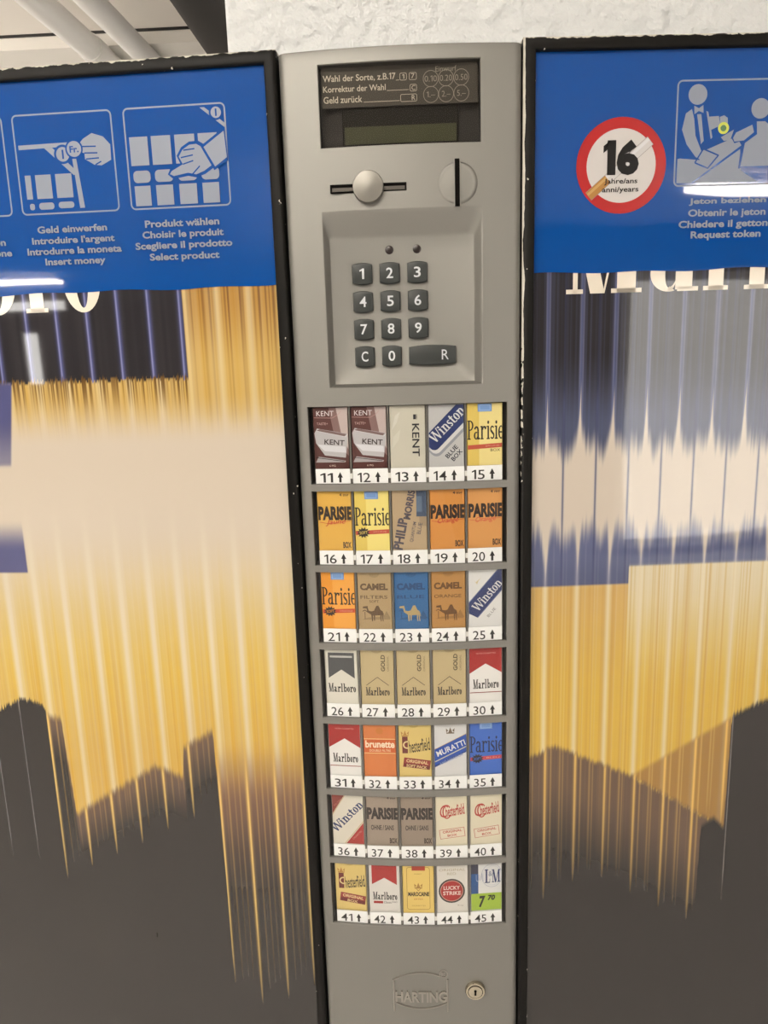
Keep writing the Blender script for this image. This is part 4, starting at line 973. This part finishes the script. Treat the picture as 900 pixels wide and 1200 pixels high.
# ---- right banner
AR = Art(); AR.rrect(.1066, 1.6086, .1816, 1.6780, .0038, .0011, 'w'); frame_px(AR, .1066, .1816, 1.6086, 1.6780)
AR.disc(.195, 1 - .137, .088, 'w')
AR.poly(yd([(.03, .735), (.18, .705), (.58, .535), (.63, .62), (.17, .965), (.03, .965)]), 'w'); AR.poly(yd([(.19, .965), (.62, .655), (.64, .86), (.80, .965)]), 'w'); AR.poly(yd([(.645, .82), (1, .82), (1, .85), (.645, .85)]), 'b')
AR.poly(yd([(.03, .70), (.04, .44), (.08, .30), (.16, .245), (.29, .26), (.33, .45), (.36, .56), (.28, .60), (.24, .75), (.05, .73)]), 'b')
AR.poly(yd([(.06, .46), (.09, .31), (.145, .27), (.17, .36), (.19, .52), (.25, .66), (.31, .65), (.33, .71), (.27, .76), (.20, .72), (.11, .60)]), 'w')
AR.poly(yd([(.195, .32), (.235, .32), (.27, .57), (.245, .60)]), 'w'); AR.poly(yd([(.28, .29), (.30, .30), (.35, .54), (.335, .555)]), 'w')
AR.poly(yd([(.165, .24), (.21, .265), (.25, .235), (.255, .31), (.21, .29), (.17, .32)]), 'w')
AR.poly(yd([(.31, .345), (.40, .34), (.42, .43), (.33, .47)]), 'w'); AR.poly(yd([(.41, .35), (.45, .335), (.485, .36), (.49, .45), (.42, .44)]), 'w')
AR.poly(yd([(.43, .54), (.50, .50), (.55, .47), (.52, .57), (.46, .575)]), 'w')
AR.ring(.45, 1 - .455, .052, .024, (196, 200, 70)); AR.disc(.45, 1 - .455, .026, (70, 110, 60))
AR.line(yd([(.195, .775), (.27, .645), (.415, .71), (.32, .83), (.195, .775)]), .013, 'b')
AR.disc(.79, 1 - .28, .088, 'w'); AR.poly(yd([(.53, .55), (.56, .49), (.70, .42), (.74, .38), (.84, .38), (.95, .46), (1.0, .84), (.61, .84), (.63, .58), (.56, .60)]), 'b')
AR.poly(yd([(.545, .55), (.57, .50), (.72, .43), (.74, .50), (.65, .575), (.56, .585)]), 'w'); AR.poly(yd([(.66, .60), (.77, .52), (.76, .40), (.84, .40), (.93, .48), (.97, .82), (.63, .82)]), 'w')
caption(AR, ['Jeton beziehen', 'Obtenir le jeton', 'Chiedere il gettone', 'Request token'], .1461, (1.5956, 1.5882, 1.5806, 1.5733), (.0555, .0560, .0690, .0508), .0050)
BR = banner(.0066, .4520, 1.7025, 1.5520, AR, PR)
# age sign sticker
bm = bmesh.new(); mats = []
cx, cz = .0689, 1.6234; A = Art()
A.disc(cx, cz, .0318, (186, 42, 40), n=56); A.disc(cx, cz, .0245, (226, 216, 202), n=56)
def cig(A):
    a = math.radians(40); c, s = math.cos(a), math.sin(a)
    def b(x0, x1, w0, col, off=0): A.poly([(cx - .0005 + x * c - y * s, cz - .0012 + x * s + y * c) for x, y in ((x0, -w0 + off), (x1, -w0 + off), (x1, w0 + off), (x0, w0 + off))], col)
    b(-.0290, .0270, .0034, (150, 140, 130)); b(-.0115, .0268, .0031, (222, 214, 202)); b(-.0115, .0268, .0010, (236, 230, 220), .0014); b(-.0288, -.0115, .0031, (190, 136, 70)); b(-.0288, -.0115, .0009, (214, 166, 96), .0012)
cig(A)
A.text('1', cx - .0128, cz - .0060, cx - .0040, cz + .0168, (22, 20, 20), bold=.06); A.text('6', cx - .0034, cz - .0063, cx + .0124, cz + .0170, (22, 20, 20), bold=.06)
A.text('Jahre/ans', cx - .0118, cz - .0128, cx + .0118, cz - .0083, (40, 36, 34), bold=.015); A.text('anni/years', cx - .0132, cz - .0184, cx + .0128, cz - .0138, (40, 36, 34), bold=.015)
A.emit(bm, mats, lambda c: mat(c, .2, spec=.3, raw=alb(c, .66)), lambda x, z, d: (x, YB - .0004 - d, z), step=.00003)
finish('age_limit_sign', bm, mats, PR)['label'] = 'round red ringed age sixteen sign with a cigarette'
